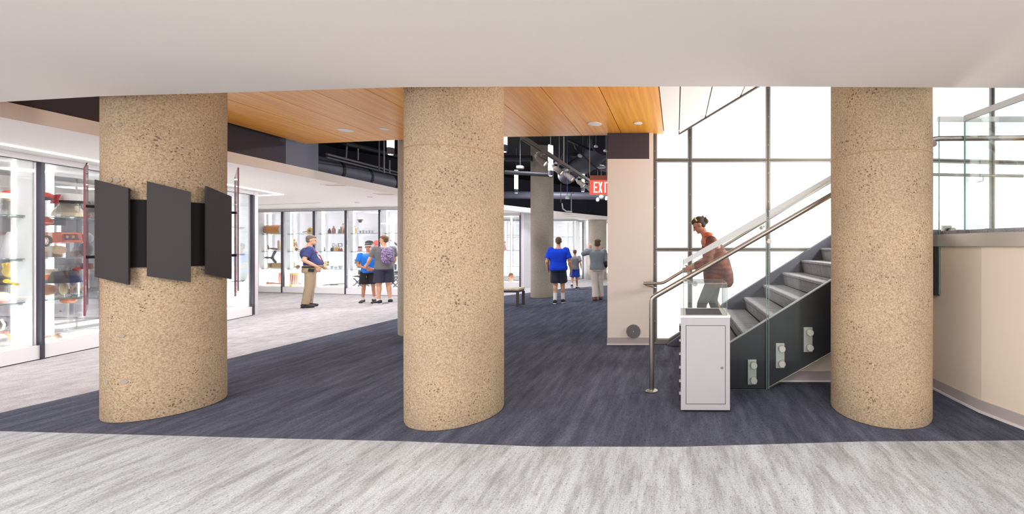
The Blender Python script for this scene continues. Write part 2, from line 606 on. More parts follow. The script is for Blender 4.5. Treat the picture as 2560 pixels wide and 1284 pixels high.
# ================================================================ THE SHELL
NEAR = [(-9.5, 3.45), (-5.305, 3.233), (-3.18, 3.118), (-2.05, 3.067), (-1.01, 2.985), (.03, 2.981), (1.367, 3.06), (2.6, 3.079), (7.5, 3.3)]
RINGF = [(-9.6, 3.452), (-5.92, 3.27), (-5.89, 3.59), (-5.82, 4.16), (-5.77, 5.3), (-5.59, 8.25), (-5.04, 12.1), (-3.9, 14.0), (-2.54, 15.3), (0, 16.8), (6, 18)]
struct(MB().prism([(-22, -2.4), (9, -2.4), (9, 30), (-22, 30)], -.12, -.004).build('floor', 'dark_carpet'))
struct(MB().prism(NEAR+[(7.5, -2.4), (-9.5, -2.4)], -.004, 0).build('floor_near_carpet', 'light_carpet'))
struct(MB().prism(RINGF+[(6, 29), (-21, 29), (-21, 3.452)], -.004, 0).build('floor_gallery_carpet', 'ring_carpet'))

CE = [(-6.02, 3.47), (-5.63, 3.433), (-4.61, 3.30), (-3.51, 3.222), (-2.73, 3.161), (-2.085, 3.113), (-1.288, 3.10), (.03, 3.098), (1.146, 3.105), (2.643, 3.129), (7.5, 3.25)]
struct(MB().prism(CE+[(7.5, -2.4), (-6.02, -2.4)], 2.65, 3.0).build('ceiling', 'white_plaster'))
# the gallery ring ceiling with its low fascia
RC = [(-6.02, -2.0), (-6.02, 3.6), (-6.06, 5.0), (-6.13, 5.64), (-6.2, 7.5), (-6.26, 9.25), (-5.95, 11.2), (-5.41, 13.0), (-4.4, 15.4), (-3.0, 17.9), (-.5, 20.5), (3, 22)]
RO = [(3, 28), (-21, 28), (-21, 9.8), (-10.2, 9.5), (-10.0, -2.0)]
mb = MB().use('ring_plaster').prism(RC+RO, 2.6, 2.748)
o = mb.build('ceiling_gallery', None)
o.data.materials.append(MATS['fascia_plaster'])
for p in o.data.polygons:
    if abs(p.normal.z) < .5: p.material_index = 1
struct(o)
mb = MB().use('ring_plaster').prism([(-11.6, -2), (-11.9, 9.4), (-21, 9.7), (-21, -2)], 2.5, 2.7)
struct(mb.build('ceiling_far_gallery', None))
# dark fascia above the ring, its end painted blue grey for the light it catches, then open
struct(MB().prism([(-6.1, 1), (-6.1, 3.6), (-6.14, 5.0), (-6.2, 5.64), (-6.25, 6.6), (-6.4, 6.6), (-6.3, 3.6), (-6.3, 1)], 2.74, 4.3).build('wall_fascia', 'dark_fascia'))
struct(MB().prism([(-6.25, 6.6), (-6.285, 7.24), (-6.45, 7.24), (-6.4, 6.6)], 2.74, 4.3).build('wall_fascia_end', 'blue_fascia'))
# roof slab over the void and its dark walls
struct(MB().box(-21, 8, 3.2, 28, 4.3, 4.5).build('ceiling_void', 'void_black'))
vw = [(-9.9, 6.6), (-9.9, 12), (-8.6, 14.5), (-6.6, 17.6), (-4.4, 20.3), (0, 23), (4, 24)]
struct(MB().prism(vw+[(x-.2, y+.2) for x, y in reversed(vw)], 2.74, 4.3).build('wall_void', 'void_navy'))
struct(MB().box(-9.95, -6.3, 6.4, 6.6, 2.74, 4.3).build('wall_void_near', 'void_black'))
# outer walls of the gallery
struct(MB().box(-21.2, -21, -3, 29, 0, 4.3).build('wall_left', 'case_back'))
struct(MB().box(-21.2, 8, 28.8, 29, 0, 4.3).build('wall_back', 'case_back'))
struct(MB().box(-20, -9.4, -3.2, -3.0, 0, 2.9).build('wall_left_near', 'case_back'))

# wood plank ceiling over the crossing
seams = [-6.06, -5.1, -4.5, -3.9, -3.3, -2.65, -2.02, -1.42, -.81, -.18]
def far_edge(x):
    pts = [(-6.2, 6.75), (-5.97, 6.72), (-4.33, 6.47), (-2.62, 6.30), (-1.04, 6.21), (.04, 6.12), (2, 6.12)]
    for (a, b), (c, d) in zip(pts, pts[1:]):
        if a <= x <= c: return b+(d-b)*(x-a)/(c-a)
    return 6.12
mb = MB()
for a, b in zip(seams, seams[1:]):
    a2, b2 = a+.005, b-.005
    mb.prism([(a2, 2.9), (b2, 2.9), (b2, far_edge(b2)), (a2, far_edge(a2))], 3.12, 3.16)
struct(mb.build('ceiling_wood', 'orange_wood'))
mb = MB()
def diag(x): return 6.12-(x-.04)*2.25
for a, b in ((-.18, .045), (.045, .38), (.38, .72), (.72, 1.06), (1.06, 1.4)):
    a2, b2 = a+.006, b-.006
    ya, yb = min(6.12, diag(a2)), min(6.12, diag(b2))
    mb.prism([(a2, 2.9), (b2, 2.9), (b2, max(2.95, yb)), (a2, max(2.95, ya))], 3.12, 3.16)
struct(mb.build('ceiling_white_panels', 'white_panel'))
struct(MB().prism([(-6.06, 2.9), (1.4, 2.9), (1.4, 3.06), (.04, 6.1), (-1.04, 6.19), (-2.62, 6.28), (-4.33, 6.45), (-6.0, 6.69)], 3.162, 3.3).build('ceiling_plank_backing', 'black'))
mb = MB().bar((.045, 6.14, 3.135), (1.41, 3.07, 3.135), .02, .05)
struct(mb.build('trim_1', 'frame_dark'))
# roof above the stair well
struct(MB().box(-1.1, 8, 2.9, 8.6, 4.9, 5.0).build('ceiling_stairwell', 'white_plaster'))

# the front wall pier with baseboard
x0, x1 = (1518.5-PX)/F*6.07, (1632-PX)/F*6.07
yb = 6.07
struct(MB().box(x0, x1, yb, 8.8, 0, 2.735).build('wall_pier', 'wall_paint'))
struct(MB().box(x0, (1623-PX)/F*yb, yb, 8.8, 2.735, 4.3).build('wall_pier_top', 'dark_fascia'))
struct(MB().box((1623-PX)/F*yb, x1, yb, 8.8, 2.735, 4.9).build('wall_pier_side', 'wall_paint'))
struct(MB().box(x0-.004, x1, yb-.012, yb, .018, .105).build('baseboard_pier', 'baseboard_grey'))
struct(MB().box(x0-.006, x1, yb-.02, yb, 0, .018).build('baseboard_pier_edge', 'baseboard_white'))

# ---- backlit window wall behind the stair
WY = 6.12
def wx(px): return (px-PX)/F*WY
def wz(py): return CAMZ-(py-PY)/F*WY
win = sroot('window_1')
xs = [wx(1637), wx(1725), wx(1920.5), wx(2115.5), wx(2310)]
zs = [1.40, 2.727, 4.05, 4.9]
slope0 = (wx(1672), .03)
def low(x):
    return .03 if x <= slope0[0] else .03+(x-slope0[0])*.632
def sky_low(x): return max(low(x), 0)
for i in range(4):
    xa, xb = xs[i]+.02, xs[i+1]-.02
    rows = [(0, 1.40), (1.40, 2.727), (2.727, 4.05), (4.05, 4.9)]
    for za, zb in rows:
        za2, zb2 = za+.022, zb-.022
        la, lb = low(xa)+.05, low(xb)+.05
        if la >= zb2: continue
        poly = [(xa, max(za2, la))]
        if xa < slope0[0] < xb and za == 0: poly.append((slope0[0], low(slope0[0])+.05))
        if lb > zb2:
            xc = slope0[0]+(zb2-.05-.03)/.632
            if la < za2:
                poly.append((slope0[0]+(za2-.08)/.632, za2))
            poly += [(xc, zb2), (xa, zb2)]
        else:
            if la < za2 < lb:
                poly.append((slope0[0]+(za2-.08)/.632, za2))
            poly += [(xb, max(za2, lb)), (xb, zb2), (xa, zb2)]
        MB().sheet(poly, WY+.03, WY+.05).build('pane', 'backlit_pane', win)
# mullions
for i, x in enumerate(xs):
    f = MB()
    zl = low(x)
    f.use('frame_metal').box(x-.034, x+.034, WY, WY+.05, zl, 4.9)
    f.use('frame_dark').box(x-.011, x+.011, WY-.004, WY+.01, zl, 4.9)
    z = zl+.3
    f.use('frame_metal')
    while z < 4.4:
        f.box(x-.006, x+.006, WY-.008, WY-.003, z, z+.02)
        z += .42
    f.build('mullion', None, win)
for z in (1.40, 2.727, 4.05):
    xr = xs[-1]
    xl = xs[0]
    if z == 1.40: xr = min(xr, slope0[0]+(1.40-.03)/.632)
    f = MB()
    f.use('frame_metal').box(xl, xr, WY+.002, WY+.048, z-.03, z+.03)
    f.use('frame_dark').box(xl, xr, WY-.002, WY+.008, z-.009, z+.009)
    f.build('transom', None, win)
f = MB()
xe = wx(2310)
f.use('frame_metal').sheet([(xs[0]-.03, 0.0), (slope0[0]+.02, 0.0), (xe, low(xe)-.03), (xe, low(xe)+.07), (slope0[0]-.01, .07), (xs[0]-.03, .07)], WY-.002, WY+.045)
f.use('frame_dark').sheet([(slope0[0], .035), (xe, low(xe)+.0), (xe, low(xe)+.02), (slope0[0], .052)], WY-.006, WY+.0)
f.build('sill_frame', None, win)
# the wall turns slightly to the right of the right-hand column
win2 = sroot('window_2', (xs[-1], WY, 0), math.atan2(.3, 2.6))
zs2 = [1.0, 1.40, 2.727, 4.05, 4.9]
xx = [0, 1.13, 2.28, 3.4]
for a, b in zip(xx, xx[1:]):
    for za, zb in zip(zs2, zs2[1:]):
        MB().box(a+.025, b-.025, .03, .05, za+.022, zb-.022).build('pane', 'backlit_pane', win2)
for x in xx:
    f = MB()
    f.use('frame_metal').box(x-.034, x+.034, 0, .05, 1.0, 4.9)
    f.use('frame_dark').box(x-.011, x+.011, -.004, .01, 1.0, 4.9)
    f.build('mullion', None, win2)
for z in (1.40, 2.727, 4.05):
    f = MB()
    f.use('frame_metal').box(0, 3.4, .002, .048, z-.03, z+.03)
    f.use('frame_dark').box(0, 3.4, -.002, .008, z-.009, z+.009)
    f.build('transom', None, win2)
struct(MB().box(x0, 8, WY+.3, WY+.4, 0, 4.9).build('wall_behind_window', 'white'))

# ---- curved side wall below the landing, with base, and the wall under the stair
CW = [(2.6, 4.42), (2.62, 4.207), (2.635, 3.9), (2.66, 3.59), (2.76, 3.268), (2.98, 2.75), (3.3, 2.1), (3.7, 1.4)]
def offs(poly, d):
    out = []
    for i, p in enumerate(poly):
        a = Vector(poly[max(i-1, 0)]); b = Vector(poly[min(i+1, len(poly)-1)])
        t = (b-a).normalized()
        out.append((p[0]+t.y*d*-1, p[1]+t.x*d))
    return out
def strip(poly, d0, d1, z0, z1):
    return MB().prism(offs(poly, d0)+list(reversed(offs(poly, d1))), z0, z1)
struct(strip(CW[1:4], 0, .12, .0, 1.448).build('wall_right', 'curved_wall_paint'))
struct(strip(CW[3:], 0, .12, .0, 1.448).build('wall_right_near', 'curved_wall_paint'))
struct(strip(CW[1:], -.012, -.001, .02, .11).build('baseboard_right', 'baseboard_grey', smooth=True))
struct(strip(CW[1:], -.022, -.0015, 0, .02).build('baseboard_right_edge', 'baseboard_white', smooth=True))
struct(MB().sheet([(1.0, 0), (2.6, 0), (2.6, .93), (1.0, .0)], 4.42, 4.5).build('wall_under_stair', 'curved_wall_paint'))
struct(MB().sheet([(1.03, .018), (2.6, .018), (2.6, .11), (1.18, .11)], 4.408, 4.42).build('baseboard_stair', 'baseboard_grey'))
struct(MB().box(1.0, 2.6, 4.40, 4.42, 0, .018).build('baseboard_stair_edge', 'baseboard_white'))

# ================================================================ COLUMNS
def column(name, label, x, y, r, h, m, joints=(), lean=0):
    prof = []
    n = 72
    zz = [0, .012]
    z = .3
    while z < h:
        zz.append(z); z += .3
    zz.append(h)
    b = MB()
    vs, fs = [], []
    for i, z in enumerate(zz):
        for k in range(n):
            t = 2*PI*k/n
            rr = r*(1+(.0035*math.sin(3*t+z*2)+.002*math.sin(11*t-z*5)))
            if i == 0: rr -= .004
            vs.append((rr*math.cos(t), rr*math.sin(t), z))
    for i in range(len(zz)-1):
        for k in range(n):
            fs.append((i*n+k, i*n+(k+1) % n, (i+1)*n+(k+1) % n, (i+1)*n+k))
    fs += [tuple(reversed(range(n))), tuple(range((len(zz)-1)*n, len(zz)*n))]
    b.add(vs, fs)
    o = b.build(name, m, smooth=True, loc=(x, y, 0))
    for jz in joints:
        j = MB().lathe([(r-.01, jz-.004), (r+.0035, jz-.003), (r+.0035, jz+.003), (r-.01, jz+.004)], n=72)
        j.build('casting_joint', 'joint_tan' if m == 'tan_concrete' else 'grey_concrete', o, smooth=True)
    return tag(o, label, 'column', 'rough tan concrete columns' if m == 'tan_concrete' else 'smooth grey concrete columns', 'thing')
mat('joint_tan', srgb(176, 146, 112), .9)
mat('stain_grey', srgb(168, 152, 134), .95)
c_left = column('concrete_column', 'rough tan concrete column wrapped by black parallelogram panels', -4.617, 3.745, .364, 3.1, 'tan_concrete')
c_mid = column('concrete_column', 'rough tan concrete column standing alone in the middle, nothing fixed to it', -1.932, 3.622, .387, 3.1, 'tan_concrete', joints=(2.25,))
c_right = column('concrete_column', 'rough tan concrete column standing in front of the stair and curved wall', 1.81, 3.667, .405, 3.1, 'tan_concrete', joints=(2.22,))
column('concrete_column', 'grey concrete column half hidden behind the middle tan column', -4.27, 6.98, .37, 4.29, 'grey_concrete')
column('concrete_column', 'slim grey concrete column behind the man in the blue polo shirt', -3.85, 11.85, .315, 4.29, 'grey_concrete', joints=(2.35,))
column('concrete_column', 'far grey concrete column under the gallery ceiling behind the woman in white trousers', -3.45, 18.1, .40, 2.598, 'grey_concrete')
# grey patches where formwork ties were filled
def patches(o, cx, cy, r, pts):
    for px, py, w, h in pts:
        s = (px-PX)/F
        A, B, C = 1+s*s, -2*(s*cx+cy), cx*cx+cy*cy-r*r
        D = B*B-4*A*C
        if D <= 0: continue
        y = (-B-math.sqrt(D))/(2*A)
        a = math.atan2(y-cy, s*y-cx)
        z = CAMZ-(py-PY)/F*y
        n = 12
        vs, fs = [(0, 0, 0)]*0, []
        ring = []
        for k in range(n):
            t = 2*PI*k/n
            aa = a+w/r*math.cos(t)*(1+.15*math.sin(3*t+px))
            zz = z+h*math.sin(t)*(1+.12*math.cos(2*t+py))
            ring.append((aa, zz))
        vs = [((r+.0045)*math.cos(a), (r+.0045)*math.sin(a), z)]+[((r+.0045)*math.cos(aa), (r+.0045)*math.sin(aa), zz) for aa, zz in ring]
        vs += [((r-.01)*math.cos(aa), (r-.01)*math.sin(aa), zz) for aa, zz in ring]
        fs = [(0, 1+k, 1+(k+1) % n) for k in range(n)]+[(1+k, 1+n+k, 1+n+(k+1) % n, 1+(k+1) % n) for k in range(n)]
        MB().add(vs, fs).build('filled_patch', 'stain_grey', o, smooth=30)
patches(c_left, -4.617, 3.745, .364, [(275, 313, .018, .014), (297, 312, .026, .016), (278, 449, .015, .018), (293, 450, .026, .02), (268, 955, .014, .02), (310, 953, .026, .022), (305, 838, .022, .014)])
# ================================================================ STAIRCASE
RUN, RISE = .279, .178
def nx(k): return .9606+(k-4)*RUN+.02
YF, YN = 6.0, 4.215
stair = thing('staircase', 'grey carpeted staircase with dark side panel rising to the right', 'staircase', (0, 0, 0))
def add_obj(mbx, name, m, parent, **k): return mbx.build(name, m, parent, **k)
for k in range(1, 10):
    x = nx(k)
    z = RISE*k
    x2 = nx(k+1) if k < 9 else 5.6
    prof = [(x, z-.035), (x+.004, z-.006), (x+.012, z), (x2+.02, z), (x2+.02, z-.035)]
    yn = YN+.0
    if k == 9:
        add_obj(MB().sheet([(x, z-.035), (x+.004, z-.006), (x+.012, z), (2.60, z), (2.60, z-.035)], YN, YF), 'landing', 'stair_carpet', stair)
        add_obj(MB().box(2.60, 5.6, 4.16, YF+.05, z-.035, z), 'landing', 'stair_carpet', stair)
    else:
        add_obj(MB().sheet(prof, yn, YF), 'tread', 'stair_carpet', stair)
    add_obj(MB().sheet([(x+.018, z-.035), (x+.045, z-RISE), (x+.075, z-RISE), (x+.05, z-.035)], yn, YF), 'riser', 'stair_carpet', stair)
    add_obj(MB().box(x-.004, x+.006, yn, YF, z-.034, z-.028), 'nosing', 'near_black', stair)
# wall side skirt
add_obj(MB().sheet([(wx(1668), 0), (wx(1668), .012), (.775, .667), (2.40, 1.69), (5.6, 1.69), (5.6, 1.3), (2.7, 1.3), (.9, .0)], YF, YF+.09), 'wall_skirt', 'dark_blue_grey', stair)
# near stringer
top = lambda x: .458+.578*(x-.554)
bot = lambda x: .021+.622*(x-.932)
add_obj(MB().sheet([(.13, .004), (.13, top(.13)), (2.57, top(2.57)+.09), (2.57, bot(2.57)-.1), (.932, .021), (.915, .004)], 4.185, 4.215), 'stringer', 'stringer', stair)
add_obj(MB().sheet([(.13, top(.13)-.002), (2.57, top(2.57)+.088), (2.57, top(2.57)+.1), (.13, top(.13)+.008)], 4.176, 4.216), 'stringer_cap', 'lgrey', stair)
add_obj(MB().sheet([(.932, .010), (2.57, bot(2.57)-.1), (2.57, bot(2.57)-.115), (.915, -.001)], 4.185, 4.30), 'stringer_edge', 'curved_wall_paint', stair)
add_obj(MB().box(2.57, 2.64, 4.10, 4.30, .96, 1.448), 'stringer_end', 'black', stair)
soff = MB().sheet([(.95, .025), (2.57, bot(2.57)-.105), (2.57, bot(2.57)-.085), (.95, .045)], 4.30, YF)
add_obj(soff, 'soffit', 'white_plaster', stair)
# steel edge band of the landing
edge = offs(CW[1:], -.03)
sb = MB().prism(offs(CW[1:], -.025)+list(reversed(offs(CW[1:], .02))), 1.449, 1.566)
st = sb.build('steel_edge_band', 'brushed_steel', smooth=30)
tag(st, 'brushed steel band capping the curved beige wall below the landing', 'trim band')
pl = MB().prism([(2.64, 4.155)]+offs(CW[2:], .021)[1:]+[(5.6, 1.4), (5.6, 4.155)], 1.565, 1.6)
add_obj(pl, 'landing', 'stair_carpet', stair)

# ---- glass guard on the near side
GY0, GY1 = 4.145, 4.157
gtop = lambda x: 1.3136+.5724*(x-.073)
guard = thing('glass_guard', 'frameless glass stair guard held by steel standoff plates', 'glass guard')
def guard_panel(poly, strips, y0=GY0, y1=GY1, par=None, edges=()):
    par = par or guard
    g = MB().sheet(poly, y0, y1).build('glass_panel', 'guard_glass', par)
    for s_ in strips:
        MB().sheet(s_, y0-.001, y1+.001).build('frosted_strip', 'frosted_strip', g)
    for x, za, zb in edges:
        MB().box(x-.003, x+.003, y0-.001, y1+.001, za, zb).build('glass_edge', 'glass_edge', g)
xj = .925
guard_panel([(.073, .006), (.073, gtop(.073)), (xj-.008, gtop(xj-.008)), (xj-.008, .006)],
            [[(.073, gtop(.073)-.052), (xj-.008, gtop(xj-.008)-.085), (xj-.008, gtop(xj-.008)), (.073, gtop(.073))]], edges=[(.073, .006, gtop(.073)), (xj-.011, .006, gtop(xj))])
guard_panel([(xj+.006, .012), (xj+.006, gtop(xj+.006)), (2.50, gtop(2.50)), (2.50, bot(2.50)-.09)],
            [[(xj+.006, gtop(xj+.006)-.085), (2.50, gtop(2.50)-.085), (2.50, gtop(2.50)), (xj+.006, gtop(xj+.006))]], edges=[(xj+.009, .012, gtop(xj))])
MB().box(xj-.006, xj+.004, 4.158, 4.184, .004, top(xj)).build('joint_shadow_gap', 'black', guard)
def standoff(par, x, z, w=.088, h=.25, y=4.184, gy=GY0):
    p = MB().box(x-w/2, x+w/2, y-.026, y, z-h/2, z+h/2).build('standoff_plate', 'plate_steel', par, bevel=.002)
    for dz in (.076, -.076):
        MB().lathe([(.031, 0), (.033, .003), (.033, .024), (.030, .027)], c=(x+.012, gy-.027, z+dz), n=24, axis='Y').build('standoff_button', 'plate_steel', p, smooth=True)
for cx, cyy in ((1880, 929), (1950, 888), (2019.7, 848)):
    x, _, z = at(cx, cyy, 4.17)
    standoff(guard, x, z)
# landing guard, facing the hall, and its return towards the camera
lg = thing('glass_guard', 'glass guard of the upper landing with frosted top strip, beyond right-hand column', 'glass guard')
GT = 2.735
guard_panel([(2.515, .97), (2.515, GT-.08), (2.60, GT), (4.3, GT), (4.3, 1.57), (2.63, 1.57), (2.63, .97)],
            [[(2.60, GT-.05), (4.3, GT-.05), (4.3, GT), (2.60, GT)]], 4.085, 4.097, lg, edges=[(2.612, .97, GT)])
gl = MB().bar((2.842, 4.06, (1.53+GT)/2), (2.95, 3.30, (1.53+GT)/2), .012, GT-1.53).build('glass_panel', 'guard_glass', lg)
MB().bar((2.842, 4.06, GT-.028), (2.95, 3.30, GT-.028), .015, .056).build('frosted_strip', 'frosted_strip', gl)
MB().bar((2.842, 4.06, (1.53+GT)/2), (2.843, 4.053, (1.53+GT)/2), .014, GT-1.53).build('glass_edge', 'glass_edge', gl)
def P3(px, py, y): return Vector(at(px, py, y))
p = P3(2373, 596, 4.07)
pp = MB().box(p.x-.045, p.x+.045, 4.10, 4.125, p.z-.13, p.z+.13).build('standoff_plate', 'steel', lg)
for py in (577, 607):
    q = P3(2384, py, 4.05)
    MB().lathe([(.031, 0), (.033, .003), (.033, .03), (.030, .034)], c=(q.x, 4.05, q.z), n=24, axis='Y').build('standoff_button', 'steel', pp, smooth=True)
for px, y in ((2475, 3.86), (2549, 3.55)):
    q = P3(px, 578, y)
    MB().cyl(q-Vector((.035, -.008, 0)), q+Vector((.03, .008, 0)), .03, n=20).build('standoff_button', 'steel', lg, smooth=True)
    MB().cyl(q-Vector((.075, -.0, 0)), q+Vector((.0, .0, 0)), .016, n=16).build('standoff_stem', 'steel', lg, smooth=True)
q = P3(2335, 358, 4.06)
MB().lathe([(.03, 0), (.033, .004), (.033, .02), (.03, .024)], c=(q.x, q.y, q.z), n=24, axis='Y').build('standoff_button', 'steel', lg, smooth=True)

# ---- handrails
def rail_path(pts, r, n=6):
    """round the corners of a polyline"""
    pts = [Vector(p) for p in pts]
    out = [pts[0]]
    for i in range(1, len(pts)-1):
        a, b, c = pts[i-1], pts[i], pts[i+1]
        u = (a-b).normalized()*r
        v = (c-b).normalized()*r
        for k in range(n+1):
            t = k/n
            out.append((b+u)*(1-t)**2+b*2*t*(1-t)+(b+v)*t*t)
    out.append(pts[-1])
    return out
hr = thing('handrail', 'near steel stair handrail ending in a floor post by the white cabinet', 'handrail')
a = P3(1629, 972, 4.13); a.z = .012
b = P3(1629, 745, 4.13)
c = P3(2073, 490, 4.11)
s = (c.z-b.z)/(c.x-b.x)
d = Vector((2.46, 4.11, c.z+s*(2.46-c.x)))
e = Vector((4.2, 4.05, 2.52))
MB().tube(rail_path([a, b, d, (2.60, 4.10, 2.52), e], .045), .0255, 14).build('rail', 'steel', hr, smooth=True)
MB().lathe([(.062, 0), (.062, .006), (.05, .011), (.03, .013)], c=(a.x, a.y, 0), n=28).build('floor_flange', 'steel', hr, smooth=True)
for px, py in ((1730, 690), (1916, 598)):
    q = P3(px, py, 4.12)
    t_ = b.z+s*(q.x-b.x)
    br = MB().tube(rail_path([(q.x, 4.12, t_-.02), (q.x-.0, 4.13, t_-.075), (q.x+.03, 4.142, t_-.09)], .02), .008, 8)
    br.lathe([(.024, 0), (.026, .004), (.026, .012), (.02, .014)], c=(q.x+.03, 4.128, t_-.09), n=18, axis='Y')
    br.build('bracket', 'steel', hr, smooth=True)
wr = thing('handrail', 'far steel handrail fixed along the backlit window wall', 'handrail')
YW = 5.93
a = P3(1609, 707.5, YW); b = P3(1657, 707.5, YW); c = P3(2073, 454.5, YW)
s = (c.z-b.z)/(c.x-b.x)
zt = 2.50
xt = b.x+(zt-b.z)/s
MB().tube(rail_path([a, b, (xt, YW, zt), (5.2, YW+.25, zt)], .05), .022, 12).build('rail', 'steel', wr, smooth=True)
for px, py in ((1722, 685), (1910, 590), (2483, 446)):
    q = P3(px, py, YW)
    zr = b.z+s*(q.x-b.x) if q.x < xt else zt
    yw = YW+(.25*(q.x-xt)/(5.2-xt) if q.x > xt else 0)
    br = MB().tube(rail_path([(q.x, yw, zr-.015), (q.x, yw, zr-.08), (q.x, 6.11 if q.x < 3 else 6.26, zr-.08)], .03), .009, 8)
    br.lathe([(.03, -.004), (.03, .01)], c=(q.x, 6.11 if q.x < 3 else 6.26, zr-.08), n=16, axis='Y')
    br.build('bracket', 'steel', wr, smooth=True)
# steel end loop of the wall rail at the pier
MB().tube([P3(1612, 712, YW+.0)+Vector((0, .02, 0)), P3(1640, 716, YW)+Vector((0, .1, -.03))], .009, 8).build('bracket', 'steel', wr, smooth=True)

# ================================================================ WHITE DISPLAY CABINET WITH GLASS HOOD
cb = thing('display_cabinet', 'white display cabinet with a locked door under an empty glass hood', 'display cabinet', (.257, 3.60, 0), R(-.6))
w, dp, hh = .215, .46, .825
z0 = .018
body = MB().box(-w, w, .0, dp, z0, hh).build('body', 'cabinet_white', cb, bevel=.003)
MB().box(-w+.02, w-.02, .02, dp-.02, 0, z0).build('recessed_foot', 'black', cb)
MB().box(-w-.003, w+.003, -.003, dp+.003, hh, hh+.018).build('top_rim', 'white', cb, bevel=.002)
MB().box(-w+.045, w-.062, .05, dp-.06, hh+.018, hh+.0195).build('display_deck', 'near_black', cb)
door = MB().box(-w+.048, w-.043, -.004, .0, .075, hh-.07).build('door', 'cabinet_white', cb, bevel=.001)
g = MB().use('black')
xa, xb_, za, zb = -w+.044, w-.039, .071, hh-.066
for q in ((xa, xa+.003, za, zb), (xb_-.003, xb_, za, zb), (xa, xb_, za, za+.003), (xa, xb_, zb-.003, zb)):
    g.box(q[0], q[1], -.002, .001, q[2], q[3])
g.build('door_gap', None, cb)
MB().lathe([(.009, 0), (.011, .003), (.009, .008)], c=(w-.07, -.012, .39), n=16, axis='Y').build('lock', 'steel', door, smooth=True)
# ventilation knobs on the left flank
for z in (.09, .2, .32, .44, .56, .70):
    MB().box(-w-.014, -w, .03, .09, z, z+.05).build('side_hinge', 'black', cb)
    MB().box(-w-.015, -w, .03, .09, z+.052, z+.058).build('side_hinge', 'lgrey', cb)
hz = hh+.018
hd = MB()
hx0, hx1, hy0, hy1, ht = -w+.022, w-.022, .025, dp-.03, .275
t = .008
hd.box(hx0, hx1, hy0, hy0+t, hz, hz+ht).box(hx0, hx1, hy1-t, hy1, hz, hz+ht)
hd.box(hx0, hx0+t, hy0+t, hy1-t, hz, hz+ht).box(hx1-t, hx1, hy0+t, hy1-t, hz, hz+ht).box(hx0, hx1, hy0, hy1, hz+ht, hz+ht+t)
hood = hd.build('glass_hood', 'clear_glass', cb)
ge = MB()
for x in (hx0, hx1-.004):
    for y in (hy0, hy1-.004):
        ge.box(x, x+.004, y, y+.004, hz, hz+ht+t)
for y in (hy0, hy1-.004):
    ge.box(hx0, hx1, y, y+.004, hz+ht+t-.004, hz+ht+t)
for x in (hx0, hx1-.004):
    ge.box(x, x+.004, hy0, hy1, hz+ht+t-.004, hz+ht+t)
ge.build('hood_edges', 'hood_edge', hood)
MB().box(-.004, .004, hy1-.02, hy1-.008, hz+ht-.03, hz+ht-.02).build('hood_latch', 'steel', hood)

# floor loudspeaker disc on the pier
sp = thing('wall_speaker', 'round grey wall speaker low on the white pier', 'speaker', (at(1583.5, 828, 6.055)[0], 6.058, at(1583.5, 828, 6.055)[2]))
MB().lathe([(.085, .0), (.097, -.004), (.104, -.012), (.104, .0)], n=40, axis='Y').build('rim', 'lgrey', sp, smooth=True)
MB().lathe([(.0985, -.013), (.098, -.016), (.02, -.017), (.0, -.017)], n=40, axis='Y').build('grille', 'speaker_grille', sp, smooth=True)
MB().lathe([(.008, -.0175), (.006, -.021)], n=12, axis='Y').build('centre_badge', 'lgrey', sp)

# ================================================================ PANELS ROUND THE LEFT COLUMN
pa = thing('column_panel_display', 'black parallelogram panels on a band around the left tan column', 'panel display', (-4.617, 3.745, 0))
th0 = math.atan2(-3.745, 4.617)+R(1.0)   # towards the camera, slightly right
n = 96
def ringband(r0, r1, z0f, z1f):
    vs, fs = [], []
    for k in range(n):
        a_ = 2*PI*k/n
        for r_, z_ in ((r0, z0f(a_)), (r1, z0f(a_)), (r1, z1f(a_)), (r0, z1f(a_))):
            vs.append((r_*math.cos(a_), r_*math.sin(a_), z_))
    for k in range(n):
        p_, q_ = 4*k, 4*((k+1) % n)
        for i in range(4):
            j = (i+1) % 4
            fs.append((p_+i, q_+i, q_+j, p_+j))
    return MB().add(vs, fs)
ringband(.371, .382, lambda a_: 1.275, lambda a_: 1.835).build('backing_band', 'black_band', pa, smooth=True)
for k in range(8):
    if k in (2, 6):
        continue
    a_ = th0+k*PI/4
    M = Matrix.Translation((.408*math.cos(a_), .408*math.sin(a_), 1.562)) @ Matrix.Rotation(a_+PI/2, 4, 'Z')
    # local x runs left to right as seen from outside; the plate is a sheared parallelogram
    W2, H2, sh = .118, .392, .033
    bmx = MB()
    vs = [(-W2, -.007, -H2+sh), (W2, -.007, -H2-sh), (W2, -.007, H2-sh), (-W2, -.007, H2+sh), (-W2, .007, -H2+sh), (W2, .007, -H2-sh), (W2, .007, H2-sh), (-W2, .007, H2+sh)]
    bmx.add([M @ Vector(v) for v in vs], [(0, 1, 2, 3), (7, 6, 5, 4), (0, 4, 5, 1), (1, 5, 6, 2), (2, 6, 7, 3), (3, 7, 4, 0)])
    pn = bmx.build('panel', 'black_panel', pa)
    for dz in (.2, -.2):
        q = Vector((.392*math.cos(a_), .392*math.sin(a_), 1.562+dz))
        MB().cyl(q-Vector((.02*math.cos(a_), .02*math.sin(a_), 0)), q+Vector((.01*math.cos(a_), .01*math.sin(a_), 0)), .012, n=12).build('spacer', 'black', pn)
